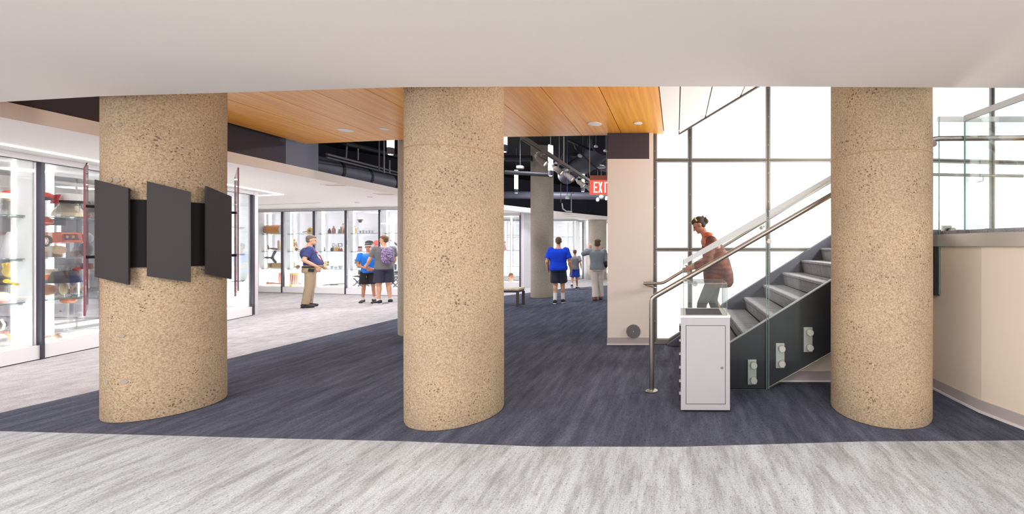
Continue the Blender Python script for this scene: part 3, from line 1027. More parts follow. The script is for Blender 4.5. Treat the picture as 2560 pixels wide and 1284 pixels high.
for sgn, zc, H2 in ((1, 1.58, .60), (-1, 1.52, .60)):
    a_ = th0+sgn*PI/2
    M = Matrix.Translation((.428*math.cos(a_), .428*math.sin(a_), zc)) @ Matrix.Rotation(a_+PI/2, 4, 'Z')
    W2, sh = .12, .035
    vs = [(-W2, -.005, -H2+sh), (W2, -.005, -H2-sh), (W2, -.005, H2-sh), (-W2, -.005, H2+sh), (-W2, .005, -H2+sh), (W2, .005, -H2-sh), (W2, .005, H2-sh), (-W2, .005, H2+sh)]
    pn = MB().add([M @ Vector(v) for v in vs], [(0, 1, 2, 3), (7, 6, 5, 4), (0, 4, 5, 1), (1, 5, 6, 2), (2, 6, 7, 3), (3, 7, 4, 0)]).build('acrylic_panel', 'tinted_acrylic', pa)
    pn['label'] = 'tall clear reddish acrylic panel'
    ed = MB()
    for x_ in (-W2, W2):
        ed.add([M @ Vector(v) for v in ((x_-.002, -.0055, -H2-sh*(x_/W2)), (x_+.002, -.0055, -H2-sh*(x_/W2)), (x_+.002, .0055, -H2-sh*(x_/W2)), (x_-.002, .0055, -H2-sh*(x_/W2)),
                                        (x_-.002, -.0055, H2-sh*(x_/W2)), (x_+.002, -.0055, H2-sh*(x_/W2)), (x_+.002, .0055, H2-sh*(x_/W2)), (x_-.002, .0055, H2-sh*(x_/W2)))],
               [(3, 2, 1, 0), (4, 5, 6, 7), (0, 1, 5, 4), (1, 2, 6, 5), (2, 3, 7, 6), (3, 0, 4, 7)])
    ed.build('red_edge', 'acrylic_edge', pn)
    for dz in (.22, -.2):
        q = Vector((.4*math.cos(a_), .4*math.sin(a_), 1.56+dz))
        MB().cyl(q-Vector((.03*math.cos(a_), .03*math.sin(a_), 0)), q+Vector((.028*math.cos(a_), .028*math.sin(a_), 0)), .012, n=12).build('spacer', 'black', pn)

# ================================================================ BENCH
bx1 = at(1299, 760, 9.96)[0]
bn = thing('bench', 'pale wood bench on dark steel legs behind the middle tan column', 'bench', (bx1-.8, 10.1, 0))
MB().box(-.8, .8, -.2, .2, .385, .43).build('seat', 'bench_wood', bn, bevel=.004)
MB().box(-.79, .79, -.19, .19, .335, .385).build('frame', 'case_post', bn)
for sx in (-1, 1):
    for sy in (-1, 1):
        MB().box(sx*.8-(.06 if sx > 0 else 0), sx*.8+(0 if sx > 0 else .06), sy*.19-.02, sy*.19+.02, 0, .335).build('leg', 'frame_dark', bn)

# ================================================================ EXIT SIGN
y = 6.5
ex = thing('exit_sign', 'red EXIT sign hanging by the white pier', 'exit sign', (0, 0, 0))
xL, _, zT = at(1474, 450, y); xR = xL+.33; zB = at(1474, 486, y)[2]
MB().box(xL, xR, y, y+.035, zB, zT).build('face', 'exit_red', ex)
MB().box(xL, xR, y, y+.035, zT, zT+.075).build('canopy', 'exit_brown', ex)
fm = MB()
for q in ((xL, xL+.012, zB, zT), (xL, xR, zB, zB+.01), (xL, xR, zT-.012, zT)):
    fm.box(q[0], q[1], y-.004, y, q[2], q[3])
fm.build('border', 'exit_red', ex)
fm2 = MB()
def letters(mb_, txt, x, z, h, wl, gap, st, y0, y1):
    for ch in txt:
        def bx(a, b, c, d): mb_.box(x+a*wl, x+b*wl, y0, y1, z+c*h, z+d*h)
        sx, sz = st/wl, st/h
        if ch == 'E':
            bx(0, sx, 0, 1); bx(0, 1, 0, sz); bx(0, 1, 1-sz, 1); bx(0, .85, .5-sz/2, .5+sz/2)
        elif ch == 'X':
            mb_.bar((x+st/2, (y0+y1)/2, z), (x+wl-st/2, (y0+y1)/2, z+h), st, abs(y1-y0)) if False else None
            for s_ in (0, 1):
                a_, b_ = (x, x+wl) if s_ == 0 else (x+wl, x)
                sg = 1 if s_ == 0 else -1
                mb_.sheet([(a_, z), (a_+sg*st*1.1, z), (b_, z+h), (b_-sg*st*1.1, z+h)], y0-.0004*s_, y1)
        elif ch == 'I':
            mb_.box(x+wl*.5-st/2, x+wl*.5+st/2, y0, y1, z, z+h)
        elif ch == 'T':
            bx(0, 1, 1-sz, 1); bx(.5-sx/2, .5+sx/2, 0, 1)
        elif ch == 'P':
            bx(0, sx, 0, 1); bx(0, 1, 1-sz, 1); bx(0, 1, .45, .45+sz); bx(1-sx, 1, .45, 1)
        x += (wl if ch != 'I' else wl*.6)+gap
letters(fm2, 'EXIT', xL+.065, zB+.03, zT-zB-.06, .062, .012, .017, y-.006, y-.001)
fm2.build('letters', 'exit_glow', ex)
for px in (1473.5, 1516):
    x_ = at(px, 400, y)[0]
    MB().cyl((x_, y+.02, zT+.07), (x_, y+.02, 4.3), .005, n=8).build('hanger_rod', 'lgrey', ex)

mat('spot_lens', (1, .98, .95), .3, emit=.9)
# ================================================================ TRACK AND SPOTLIGHTS
tr = thing('lighting_track', 'grey ceiling light track running back over the crossing', 'light track')
T0, T1 = Vector(at(1307, 344, 6.65)), Vector(at(1474, 452, 11.1))
MB().bar(T0, T1, .075, .06).build('rail', 'track_grey', tr)
MB().bar(T0+Vector((0, 0, -.034)), T1+Vector((0, 0, -.034)), .03, .008).build('slot', 'near_black', tr)
for q in (T0.lerp(T1, .02), T0.lerp(T1, .42), T0.lerp(T1, .95)):
    MB().cyl(q+Vector((0, 0, .03)), (q.x, q.y, 4.3), .006, n=8).build('hanger_rod', 'pipe_grey', tr)
labs = ['grey track spotlight nearest the hall, first on the track', 'grey track spotlight hanging second along the track', 'grey track spotlight hanging third along the track',
        'grey track spotlight in front of the tube pendant by the exit sign', 'grey track spotlight touching the edge of the exit sign']
for (px, py, yy), lb in zip(((1349.6, 378, 7.5), (1397, 402, 8.46), (1422, 420, 9.24), (1452.6, 440, 10.24), (1469, 453, 11.0)), labs):
    q = T0.lerp(T1, (yy-6.65)/(11.1-6.65))
    t_ = thing('track_spotlight', lb, 'spotlight', tuple(q), R(-25), 'spotlights on the ceiling track')
    MB().box(-.03, .03, -.07, .07, -.075, -.031).build('adapter', 'track_grey', t_)
    MB().cyl((0, 0, -.07), (0, 0, -.17), .014, n=10).build('stem', 'track_grey', t_)
    axd = Vector((.75, .25, -.6)).normalized()
    c0 = Vector((.0, 0, -.20))
    q3 = axd.to_track_quat('Z', 'Y').to_matrix().to_4x4()
    hb = MB(); hb.xf = Matrix.Translation(c0) @ q3
    hb.lathe([(.0, -.10), (.04, -.10), (.052, -.075), (.07, .06), (.07, .10), (.06, .10), (.056, .055)], n=24)
    hd_ = hb.build('head', 'track_grey', t_, smooth=True)
    lb_ = MB(); lb_.xf = Matrix.Translation(c0) @ q3
    lb_.lathe([(.056, .06), (.056, .07)], n=24)
    lb_.build('lamp', 'spot_lens', hd_)
    cbx = MB(); cbx.tube([c0+Vector((-.02, 0, .0)), c0+Vector((-.12, .02, .08)), c0+Vector((-.14, .02, .16)), c0+Vector((-.06, .01, .17)), Vector((-.02, 0, -.06))], .008, 6)
    cbx.build('cable', 'lgrey', t_)
    gx = MB(); gx.cyl(c0+Vector((-.15, 0, .12)), c0+Vector((-.09, 0, -.0)), .03, .022, n=12)
    gx.build('driver', 'lgrey', t_, smooth=True)

# pendant tube lights
def tube_light(px, pyb, y, label):
    x, _, zb = at(px, pyb, y)
    t_ = thing('tube_pendant', label, 'pendant light', (x, y, zb), 0, 'tube pendants in the dark ceiling')
    L_ = .66
    MB().lathe([(.045, .0), (.052, .004), (.052, .10), (.055, .11)], n=24).build('end_cap', 'duct_grey', t_, smooth=True)
    MB().lathe([(.0, -.004), (.036, -.004), (.036, .0)], n=20).build('lens', 'downlight', t_)
    MB().lathe([(.053, .11), (.053, L_)], n=24).build('tube', 'light_tube', t_, smooth=True)
    MB().lathe([(.055, L_), (.055, L_+.02), (.01, L_+.03)], n=24).build('cap', 'duct_grey', t_, smooth=True)
    MB().cyl((0, 0, L_+.02), (0, 0, 4.3-zb), .004, n=6).build('cable', 'lgrey', t_)
tube_light(976.5, 386, 6.9, 'glowing tube pendant left of the middle column under the wood ceiling')
tube_light(1260, 379, 6.77, 'glowing tube pendant at the right edge of the middle column')
tube_light(1376.5, 439, 9.07, 'glowing tube pendant crossing the light track')
tube_light(1290.5, 482, 12.0, 'glowing tube pendant between middle column and slim grey column')
tube_light(1457, 478, 11.65, 'glowing tube pendant behind the last track spotlights')

# dome sensors and small pendants in the void
def dome(px, py, y, label, r=.13, rod=True):
    x, _, z = at(px, py, y)
    t_ = thing('ceiling_canopy', label, 'ceiling fixture', (x, y, z), 0, 'disc fixtures in the dark ceiling')
    MB().lathe([(.0, -.02), (r*.9, -.02), (r, .0), (r, .03), (r*.7, .045)], n=24).build('disc', 'lgrey', t_, smooth=True)
    MB().cyl((0, 0, .04), (0, 0, 4.3-z), .006, n=6).build('rod', 'pipe_grey', t_)
dome(1457, 390, 10.5, 'pale disc fixture above the tube pendant near the exit sign')
dome(1502, 418, 11, 'pale disc fixture just above the exit sign')
dome(1300.5, 419, 9.5, 'pale disc fixture above the far tube pendant', .09)
t_ = thing('white_sensor', 'small white sensor on a cord beside the slim grey column', 'sensor', at(1418, 494, 10), 0)
MB().lathe([(.045, -.03), (.05, .0), (.04, .02), (.035, .05), (.02, .06)], n=16).build('housing', 'white', t_, smooth=True)
MB().cyl((0, 0, .05), (0, 0, 4.3-t_.location.z), .005, n=6).build('cord', 'blue', t_)
for px, py, rr in ((1494, 500, .055), (1503, 493, .075), (1516, 497, .05)):
    x, _, z = at(px, py, 12.5)
    t_ = thing('small_pendant', {1494: 'tiny pendant lamp hanging lowest below the exit sign', 1503: 'white globe pendant directly below the exit sign', 1516: 'small pendant touching the pier below the exit sign'}[px], 'pendant light', (x, 12.5, z), 0, 'small pendants below the exit sign')
    MB().lathe([(.0, -.05), (rr*.7, -.04), (rr, .0), (rr*.8, .05), (.02, .08)], n=16).build('shade', 'white', t_, smooth=True)
    MB().cyl((0, 0, .07), (0, 0, 4.3-z), .004, n=6).build('cord', 'pipe_grey', t_)

# ================================================================ DOWNLIGHTS IN THE WOOD CEILING
def downlight(px, py, r, label, z=3.12, grp='recessed downlights in the wood ceiling'):
    y = (z-CAMZ)*F/(PY-py)
    x = (px-PX)/F*y
    t_ = thing('downlight', label, 'downlight', (x, y, z-.002), 0, grp)
    MB().lathe([(r, -.006), (r+.014, -.004), (r+.014, .001), (r, .001)], n=32).build('trim', 'white', t_, smooth=True)
    MB().lathe([(.0, -.003), (r, -.003), (r, .0)], n=32).build('lens', 'downlight', t_)
downlight(864, 325, .08, 'large round downlight in wood ceiling left of the middle column')
downlight(961, 322, .045, 'small round downlight in wood ceiling left of the middle column')
downlight(1487, 309, .078, 'large round downlight in wood ceiling above the white pier')
downlight(1595, 307.5, .043, 'small round downlight in wood ceiling nearest the white panels')

# gallery ceiling details
def ring_fix(px, py, w, label):
    y = 1.15*F/(PY-py)
    x = (px-PX)/F*y
    t_ = thing('ceiling_diffuser', label, 'air diffuser', (x, y, 2.6), R(8), 'flat diffusers in the gallery ceiling')
    MB().box(-w, w, -.14, .14, -.012, .0).build('frame', 'fascia_plaster', t_)
    MB().box(-w+.03, w-.03, -.05, -.02, -.014, -.010).build('slot', 'brown', t_)
ring_fix(842, 462, .2, 'slotted diffuser in gallery ceiling above the man in khaki trousers')
ring_fix(965, 485, .2, 'slotted diffuser in gallery ceiling beside the middle column')
ring_fix(1425, 538.5, .25, 'slotted diffuser in gallery ceiling right of the slim grey column')
for px, py, lb in ((925, 491, 'small dome detector in gallery ceiling, nearer one'), (893, 505, 'small dome detector in gallery ceiling close to the back cases'), (1467, 544, 'small dome detector in gallery ceiling near the pier')):
    y = 1.15*F/(PY-py)
    x = (px-PX)/F*y
    tag(MB().lathe([(.0, -.03), (.04, -.025), (.06, -.0)], n=20).build('smoke_detector', 'fascia_plaster', smooth=True, loc=(x, y, 2.6)), lb, 'smoke detector', 'dome detectors in the gallery ceiling')
def rp(px, py, z=2.6):
    y = (z-CAMZ)*F/(PY-py)
    return Vector(((px-PX)/F*y, y, z))
a, b = rp(0, 357.5), rp(703, 485)
dd = (a-b).normalized()
cv = MB().bar(a+dd*5, b, .03, .012).build('light_strip', 'led')
cv.location.z = -.007
tag(cv, 'long white light strip in the gallery ceiling along the left cases', 'light strip')
c_ = rp(641, 488.5)
cv = MB().bar(b+Vector((.02, .03, 0)), c_, .022, .012).build('light_strip', 'led')
cv.location.z = -.007
tag(cv, 'short white light strip turning left at the end of the gallery cases', 'light strip')
a, b = rp(643, 512), rp(800, 506.5)
struct(MB().bar(a, b, .02, .006).build('trim_2', 'frame_dark'))

# ================================================================ DUCTS AND PIPES OVER THE GALLERY
du = thing('air_duct', 'big grey air duct lying above the gallery ceiling edge', 'duct')
D = [(-6.75, 6.7), (-6.8, 8.4), (-6.85, 9.8)]
def duct(pts, r, z, par, m, nm='duct_body'):
    return MB().tube([(x, y_, z) for x, y_ in pts], r, 24).build(nm, m, par, smooth=True)
duct(D, .2, 2.96, du, 'duct_grey')
for x, y_ in ((-6.79, 8.2), (-6.82, 9.0)):
    MB().tube([(x, y_-.03, 2.96), (x, y_+.03, 2.96)], .21, 24).build('collar', 'near_black', du, smooth=True)
d2 = thing('air_duct', 'dark round air duct crossing the void behind the track', 'duct')
duct([(-3.6, 13.5), (-2.3, 11.0), (-1.6, 9.2)], .27, 3.75, d2, 'void_navy')
MB().tube([(-2.95, 12.25, 3.75), (-2.92, 12.19, 3.75)], .29, 24).build('collar', 'void_navy', d2)
d3 = thing('air_duct', 'slim grey duct running across the far dark wall', 'duct')
duct([(-7.2, 14.6), (-3.0, 15.0), (.5, 15.6)], .13, 3.28, d3, 'duct_grey')
def pipe(pts, r, label, m='pipe_grey', kinds=('pipe', 'pipe')):
    o_ = MB().tube(pts, r, 8).build('ceiling_pipe', m, smooth=True)
    return tag(o_, label, 'pipe', 'pipes in the dark ceiling')
pipe([at(817, 385, 7.4), at(992, 430, 9.9)], .022, 'grey pipe just above the duct, upper of the long pair')
pipe([at(817, 393, 7.4), at(992, 437, 9.9)], .016, 'grey pipe just above the duct, lower of the long pair')
pipe([at(860, 357, 8), at(992, 388, 10)], .05, 'thick dim pipe under the wood ceiling edge left of middle column', 'black_pipe')
for px, t0, t1, yy, lb in ((867, 364, 400, 8.2, 'short slanted hanger pipe nearest the blue grey wall end'), (895, 371, 400, 8.4, 'short upright hanger pipe above the duct'),
                       (948, 352, 427, 8.6, 'long upright pipe in front of the dark void, left of the pair'), (960, 352, 432, 8.6, 'long upright pipe in front of the dark void, right of the pair'),
                       (974, 400, 432, 8.8, 'thin upright pipe under the left tube pendant')):
    pipe([at(px, t0, yy), at(px-(2 if px == 867 else 0), t1, yy)], .014, lb)
pipe([at(1402, 505, 12), at(1402, 470, 12), at(1402, 458, 12)], .01, 'thin upright pipe right of slim grey column', 'pipe_grey')
pipe([at(1428, 528, 12), at(1428, 484, 12), at(1436, 481, 12)], .018, 'hooked pipe behind the track, bent at its top')
pipe([at(1405, 508, 12), at(1407, 522, 12), at(1416, 528, 12), at(1430, 529, 12)], .02, 'curled pale hose lying on the gallery roof', 'lgrey')
pipe([at(1410, 341, 8), at(1409.8, 405, 8)], .012, 'thin white rod left of the track hangers', 'lgrey')
pipe([at(1263, 430, 9.5), at(1383, 437, 9.5)], .05, 'black beam pipe crossing behind the tube pendants', 'black_pipe')
pipe([at(1263, 396, 11), at(1330, 396, 11)], .08, 'thick dark pipe at the right of the middle column', 'void_navy')
pipe([at(1420, 350, 9), at(1445, 362, 9), at(1470, 372, 9.2), at(1500, 378, 9.6)], .03, 'bent black conduit near the ceiling above the exit sign', 'black_pipe')
pipe([at(1432, 352, 9), at(1440, 372, 9), at(1468, 398, 9.5), at(1500, 428, 10)], .02, 'slanting black conduit behind the disc fixtures', 'black_pipe')
pipe([at(1415, 370, 10), at(1405, 395, 10), at(1400, 407, 10)], .03, 'short slanting black pipe behind the track middle', 'black_pipe')
for px, py, yy, lb in ((1490, 368, 9, 'small white ceiling lamp high in the void above the exit sign'), (1514, 379, 8.5, 'small white ceiling lamp high beside the pier')):
    x, _, z = at(px, py, yy)
    t_ = thing('ceiling_spot', lb, 'ceiling lamp', (x, yy, z), 0, 'small ceiling lamps in the void')
    MB().lathe([(.045, 0), (.045, .03), (.02, .05)], n=16).build('housing', 'white', t_, smooth=True)
    MB().cyl((0, 0, .04), (0, 0, 4.3-z), .006, n=6).build('rod', 'pipe_grey', t_)
# duct-like soffit lit grey in the void
struct(MB().add([at(1400, 345, 13), at(1518, 345, 13), at(1518, 430, 13), at(1470, 420, 13), at(1410, 380, 13), at(1400, 345, 13.2), at(1518, 345, 13.2), at(1518, 430, 13.2), at(1470, 420, 13.2), at(1410, 380, 13.2)],
    [(0, 1, 2, 3, 4), (9, 8, 7, 6, 5), (0, 5, 6, 1), (1, 6, 7, 2), (2, 7, 8, 3), (3, 8, 9, 4), (4, 9, 5, 0)]).build('wall_void_soffit', 'duct_grey'))
# ================================================================ DISPLAY CASES
def unit(v):
    return v.normalized()
def case_run(p0, p1, n, labels, group, dep=.75, back=True, endjamb=False, shelves=(.74, 1.29, 1.835), top=2.52, first_post=True, fins=True, power=11):
    p0, p1 = Vector(p0), Vector(p1)
    L = (p1-p0).length/n
    rz = math.atan2(p1.y-p0.y, p1.x-p0.x)
    d = unit(p1-p0)
    for i in range(n):
        q = p0+d*(L*i)
        c = thing('display_case', labels[i], 'display case', (q.x, q.y, 0), rz, group)
        MB().box(.0, L-.002, .0, dep, .012, .185).build('plinth', 'case_white', c)
        MB().box(.0, L-.002, .01, dep, 0, .012).build('plinth_gap', 'near_black', c)
        hb = MB().use('case_header').box(.0, L-.002, -.01, dep, top, 2.598)
        hb.use('near_black').box(.0, L-.002, -.012, -.008, top-.004, top+.006)
        hb.build('header', None, c)
        MB().box(.03, L-.004, .014, .024, .185, top).build('glass_panel', 'case_glass', c)
        if i or first_post:
            MB().box(-.016, .016, -.02, .035, .012, top).build('post', 'case_post', c)
        if fins:
            for x_, s_ in ((.03, 1), (L-.05, -1)):
                yd = .20
                f_ = MB().box(x_, x_+.02, .04, yd, .185, top).build('side_fin', 'case_white', c)
                MB().box(x_-.004, x_+.024, yd, yd+.022, .19, top-.01).build('light_strip', 'led', f_)
        xm = L*.62
        f_ = MB().box(xm-.02, xm+.02, dep-.14, dep-.09, .185, top).build('upright', 'case_white', c)
        MB().box(xm-.024, xm+.024, dep-.165, dep-.145, .19, top-.01).build('light_strip', 'led', f_)
        for z in shelves:
            s_ = MB().box(.06, L-.06, .10, dep-.12, z-.006, z+.006).build('shelf', 'shelf_glass', c)
            MB().box(.06, L-.06, .098, .104, z-.006, z+.006).build('shelf_edge', 'glass_edge', s_)
            for x_ in (.06, L-.1):
                MB().box(x_, x_+.04, .12, .2, z-.03, z-.007).build('bracket', 'lgrey', s_)
        if back:
            MB().box(0, L, dep-.02, dep, .185, top).build('back_panel', 'case_back', c)
        else:
            MB().box(.03, L-.004, dep-.024, dep-.014, .185, top).build('rear_glass', 'case_glass', c)
        MB().box(.06, L-.06, .05, dep-.08, .1855, .19).build('deck', 'white', c)
        m_ = q+d*(L/2)+Vector((-d.y, d.x))*(dep*.42)
        area('case_deck_light', (m_.x, m_.y, .197), L*.8, power, (1, .97, .96), (PI, 0, rz), sizey=dep*.5)
    if endjamb:
        q = p0+d*(L*n)
        c = thing('case_end_panel', labels[n], 'end panel', (q.x, q.y, 0), rz)
        MB().box(.022, .14, .0, dep, 0, 2.598).build('end_board', 'case_header', c)
        MB().box(-.02, .022, -.02, .035, .012, top).build('post', 'case_post', c)
    return L, rz, d
LP0, LP1 = Vector((-7.887, 4.16)), Vector((-8.872, 8.64))
case_run(LP0, LP1, 4, ['glass display case at the far left edge with a tan baseball glove on a shelf', 'glass display case with red and orange objects left of the paneled column',
    'glass display case mostly hidden behind the paneled column', 'glass display case just right of the paneled column holding dark machine parts', 'light end panel closing the left row of glass cases'],
    'glass cases along the left wall', back=False, endjamb=True)
# back run: follows the pixels' floor line
BA, BB = Vector((-13.24, 12.99)), Vector((-8.17, 12.04))
bd = unit(BB-BA)
def on_line(px, p0, d, inset=0):
    nrm = Vector((-d.y, d.x))
    p = p0+nrm*inset
    k = (px-PX)/F
    # p.x + t d.x = k (p.y + t d.y)
    t = (k*p.y-p.x)/(d.x-k*d.y)
    q = p+d*t
    return q
cuts = [640, 705, 784, 863.5, 948, 1033, 1122]
bl = ['glass display case in the back row with an orange drum on its top shelf', 'glass display case in the back row with a sunflower on its top shelf', 'glass display case in the back row with dark bottles, behind the bearded man',
      'glass display case in the back row behind the boy in the blue T-shirt', 'glass display case in the back row behind the man with the backpack', 'glass display case in the back row hidden behind the middle column']
a_, b_ = on_line(575, BA, bd), on_line(640, BA, bd)
case_run(a_, b_, 1, ['glass display case in the back row seen only through the left end case'], 'glass cases of the back row', dep=.8, back=True)
for i in range(6):
    a_, b_ = on_line(cuts[i], BA, bd), on_line(cuts[i+1], BA, bd)
    case_run(a_, b_, 1, [bl[i]], 'glass cases of the back row', dep=.8, back=True, first_post=i > 0)
case_run((-7.1, 14.45), (-5.41, 14.30), 1, ['glass display case right of the middle column, seen over the bench', 'light end panel of the glass case over the bench'], 'glass cases right of the middle column', dep=.8, back=False, endjamb=True)
case_run((-8.4, 17.6), (-4.3, 17.4), 3, ['far glass case behind the case over the bench', 'far glass case seen between bench case and slim grey column', 'far glass case hidden behind the slim grey column'], 'far glass cases', dep=.8, back=True)
case_run((-5.9, 18.5), (-4.12, 18.25), 2, ['far glass case above the blue polo man, with dark items on top', 'far glass case above the small boy, with a figure in a dark dress', 'bright end panel of the far glass cases beside the small boy'], 'far glass cases above the walking visitors', dep=.8, back=True, endjamb=True)
case_run((-3.95, 19.2), (-1.6, 19.6), 2, ['far glass case between end panel and far grey column', 'far glass case behind the woman in white trousers'], 'far glass cases at the end of the gallery', dep=.8, back=True)
# case island seen through the left cases
isl = thing('display_case_island', 'low grey case base seen through the left glass cases', 'display base', (-11.5, 8.25, 0), R(-4))
MB().box(-2.6, 2.0, 0, .7, .02, .29).build('base', 'case_header', isl)
MB().box(-2.58, 1.98, .02, .68, 0, .02).build('foot', 'black', isl)
for x in (-.62, -.1, .45):
    MB().cyl((x-.3, -.004, .14), (x-.3, .01, .14), .018, n=12).build('cable_hole', 'black', isl)
for x in (-1.9, -.2, 1.3):
    p_ = MB().box(x, x+.08, .3, .38, .29, 2.49).build('upright', 'case_white', isl)
    MB().box(x+.09, x+.12, .3, .34, .3, 2.45).build('light_strip', 'led', p_)
MB().box(-2.5, 1.9, .1, .6, 1.0, 1.012).build('shelf', 'shelf_glass', isl)
MB().box(-2.5, 1.9, .1, .6, 1.6, 1.612).build('shelf', 'shelf_glass', isl)

# ================================================================ THINGS IN THE CASES
def item_frame(px, p0, d, inset):
    q = on_line(px, p0, d, inset)
    return q, math.atan2(d.y, d.x)
class It:
    """one exhibit: name, label, category, pixel box in the photograph, the run it stands in"""
    def __init__(s, run, inset, name, label, cat, px0, px1, pyt, pyb, z=None, face=True, group=None):
        p0, d = run
        q = on_line((px0+px1)/2, p0, d, inset)
        s.y = q.y
        s.sc = q.y/F
        s.w = (px1-px0)*s.sc
        s.h = (pyb-pyt)*s.sc
        s.zb = CAMZ-(pyb-PY)*s.sc if z is None else z
        s.t = thing(name, label, cat, (q.x, q.y, s.zb), 0, group)
    def p(s, nm, mb_, m, parent=None, **k):
        return mb_.build(nm, m, parent or s.t, **k)
def stand(it, drop):
    if drop > .01:
        it.p('acrylic_stand', MB().box(-.03, .03, -.03, .03, -drop, 0), 'clear_glass')
LR = (LP0, unit(LP1-LP0))
BR = (BA, bd)
SH = (.191, .746, 1.296, 1.841)
BSH = (.191, .746, 1.296, 1.841)
def sit(it, z):
    """lift onto the shelf at z; if it hangs higher, give it a clear stand"""
    if it.zb-z > .015: stand(it, it.zb-z)
    else:
        it.t.location.z = z+.001
# --- left cases
def L_(name, label, cat, box, shelf, inset=.35, group=None):
    it = It(LR, inset, name, label, cat, *box, group=group)
    sit(it, SH[shelf])
    return it
it = L_('model_tray', 'pale wide tray high in the leftmost case', 'tray', (-14, 20, 482, 495), 3)
it.p('tray', MB().loft([(0, 0, 0, it.w*.42, .06), (0, 0, it.h*.7, it.w*.5, .08), (0, 0, it.h, it.w*.5, .08)]), 'cream', smooth=True)
it = L_('trucker_hat', 'red and orange cap high in the leftmost case', 'cap', (14, 46, 477, 491), 3)
it.p('crown', MB().loft([(0, 0, 0, it.w*.5, .08), (0, 0, it.h*.6, it.w*.48, .075), (0, 0, it.h, it.w*.3, .05)]), 'red', smooth=True)
it.p('brim', MB().loft([(-it.w*.3, -.05, -.005, it.w*.35, .08), (-it.w*.3, -.05, .008, it.w*.33, .08)]), 'orange', smooth=True)
it = L_('stone_fragment', 'rough grey-brown lump below the red and orange cap', 'stone', (20, 45, 492, 505), 3, inset=.55)
it.p('stone', MB().ell((0, 0, it.h/2), (it.w/2, .06, it.h/2), 10, 7), 'tan', smooth=True)
it = L_('draped_jacket', 'draped grey jacket on the middle shelf of the leftmost case', 'jacket', (22, 46, 577, 642), 2, inset=.5)
it.p('body', MB().loft([(0, 0, 0, it.w*.62, .1), (0, 0, it.h*.4, it.w*.55, .09), (0, 0, it.h*.8, it.w*.34, .07), (0, 0, it.h, it.w*.12, .05)]), 'lgrey', smooth=True)
it.p('sleeve', MB().cap((-it.w*.3, -.05, it.h*.8), (-it.w*.6, -.08, it.h*.15), .035, .03), 'grey', smooth=True)
it = L_('baseball_glove', 'tan baseball glove in the leftmost case', 'glove', (9, 43, 655, 693), 1)
g_ = MB().ell((0, 0, it.h*.4), (it.w*.45, .05, it.h*.4), 14, 10)
it.p('palm', g_, 'gold', smooth=True)
for k in range(4):
    x_ = (-.33+.22*k)*it.w
    it.p('finger', MB().cap((x_, 0, it.h*.4), (x_*1.25, -.01, it.h*(.93-.04*abs(k-1.5))), it.w*.1, it.w*.09), 'gold', smooth=True)
it.p('thumb', MB().cap((it.w*.3, -.03, it.h*.25), (it.w*.5, -.04, it.h*.6), it.w*.1, it.w*.09), 'gold', smooth=True)
it = L_('black_case', 'flat black case under the baseball glove', 'case', (12, 42, 695, 711), 1, inset=.5)
it.p('box', MB().box(-it.w/2, it.w/2, -.08, .08, 0, it.h), 'near_black', bevel=.005)
it = L_('yellow_hammer', 'yellow hammer lying in front of the flat black case', 'hammer', (13, 42, 697, 714), 1, inset=.25)
it.p('handle', MB().cap((-it.w*.4, 0, it.h*.75), (it.w*.5, 0, it.h*.2), .012, .016), 'yellow', smooth=True)
it.p('head', MB().ell((-it.w*.38, 0, it.h*.7), (.03, .025, it.h*.3), 12, 8), 'yellow', smooth=True)
it = L_('pale_bonnet', 'pale pink bonnet at the picture edge on the lower shelf', 'hat', (-14, 12, 727, 755), 1)
it.p('crown', MB().ell((0, 0, it.h*.45), (it.w*.4, .09, it.h*.5), 16, 10), 'cream', smooth=True)
it.p('brim', MB().lathe([(it.w*.56, 0), (it.w*.56, .008), (.0, .012)], n=20), 'pink', smooth=True)
it = L_('gear_mechanism', 'black and white gear mechanism low in the leftmost case', 'mechanism', (-6, 20, 797, 828), 0)
it.p('gear', MB().lathe([(it.h*.35, -.02), (it.h*.4, -.01), (it.h*.4, .01), (it.h*.35, .02)], c=(-.02, 0, it.h*.5), axis='Y', n=14), 'black', smooth=True)
it.p('hub', MB().lathe([(.02, -.04), (.02, .04)], c=(-.02, 0, it.h*.5), axis='Y'), 'steel', smooth=True)
it.p('hose', MB().tube([(0, -.03, it.h*.1), (.05, -.03, it.h*.2), (.07, -.03, it.h*.6), (.03, -.03, it.h)], .01), 'cream', smooth=True)
it = L_('orange_wrench', 'orange wrench propped on the floor of the leftmost case', 'tool', (10, 38, 826, 858), 0)
it.p('arm', MB().cap((-it.w*.4, 0, it.h*.85), (it.w*.1, 0, it.h*.55), .014).cap((it.w*.1, 0, it.h*.55), (it.w*.2, 0, 0.01), .014, .01).cap((it.w*.1, 0, it.h*.55), (it.w*.45, 0, it.h*.1), .012, .01), 'amber', smooth=True)
it.p('jaw', MB().cbox((-it.w*.4, 0, it.h*.87), (.05, .03, .025)), 'orange')
it = L_('magnifier', 'dark flat plate above the orange wrench', 'plate', (20, 40, 826, 832), 0, inset=.45)
it.p('plate', MB().box(-it.w/2, it.w/2, -.05, .05, 0, it.h), 'brown', bevel=.003)
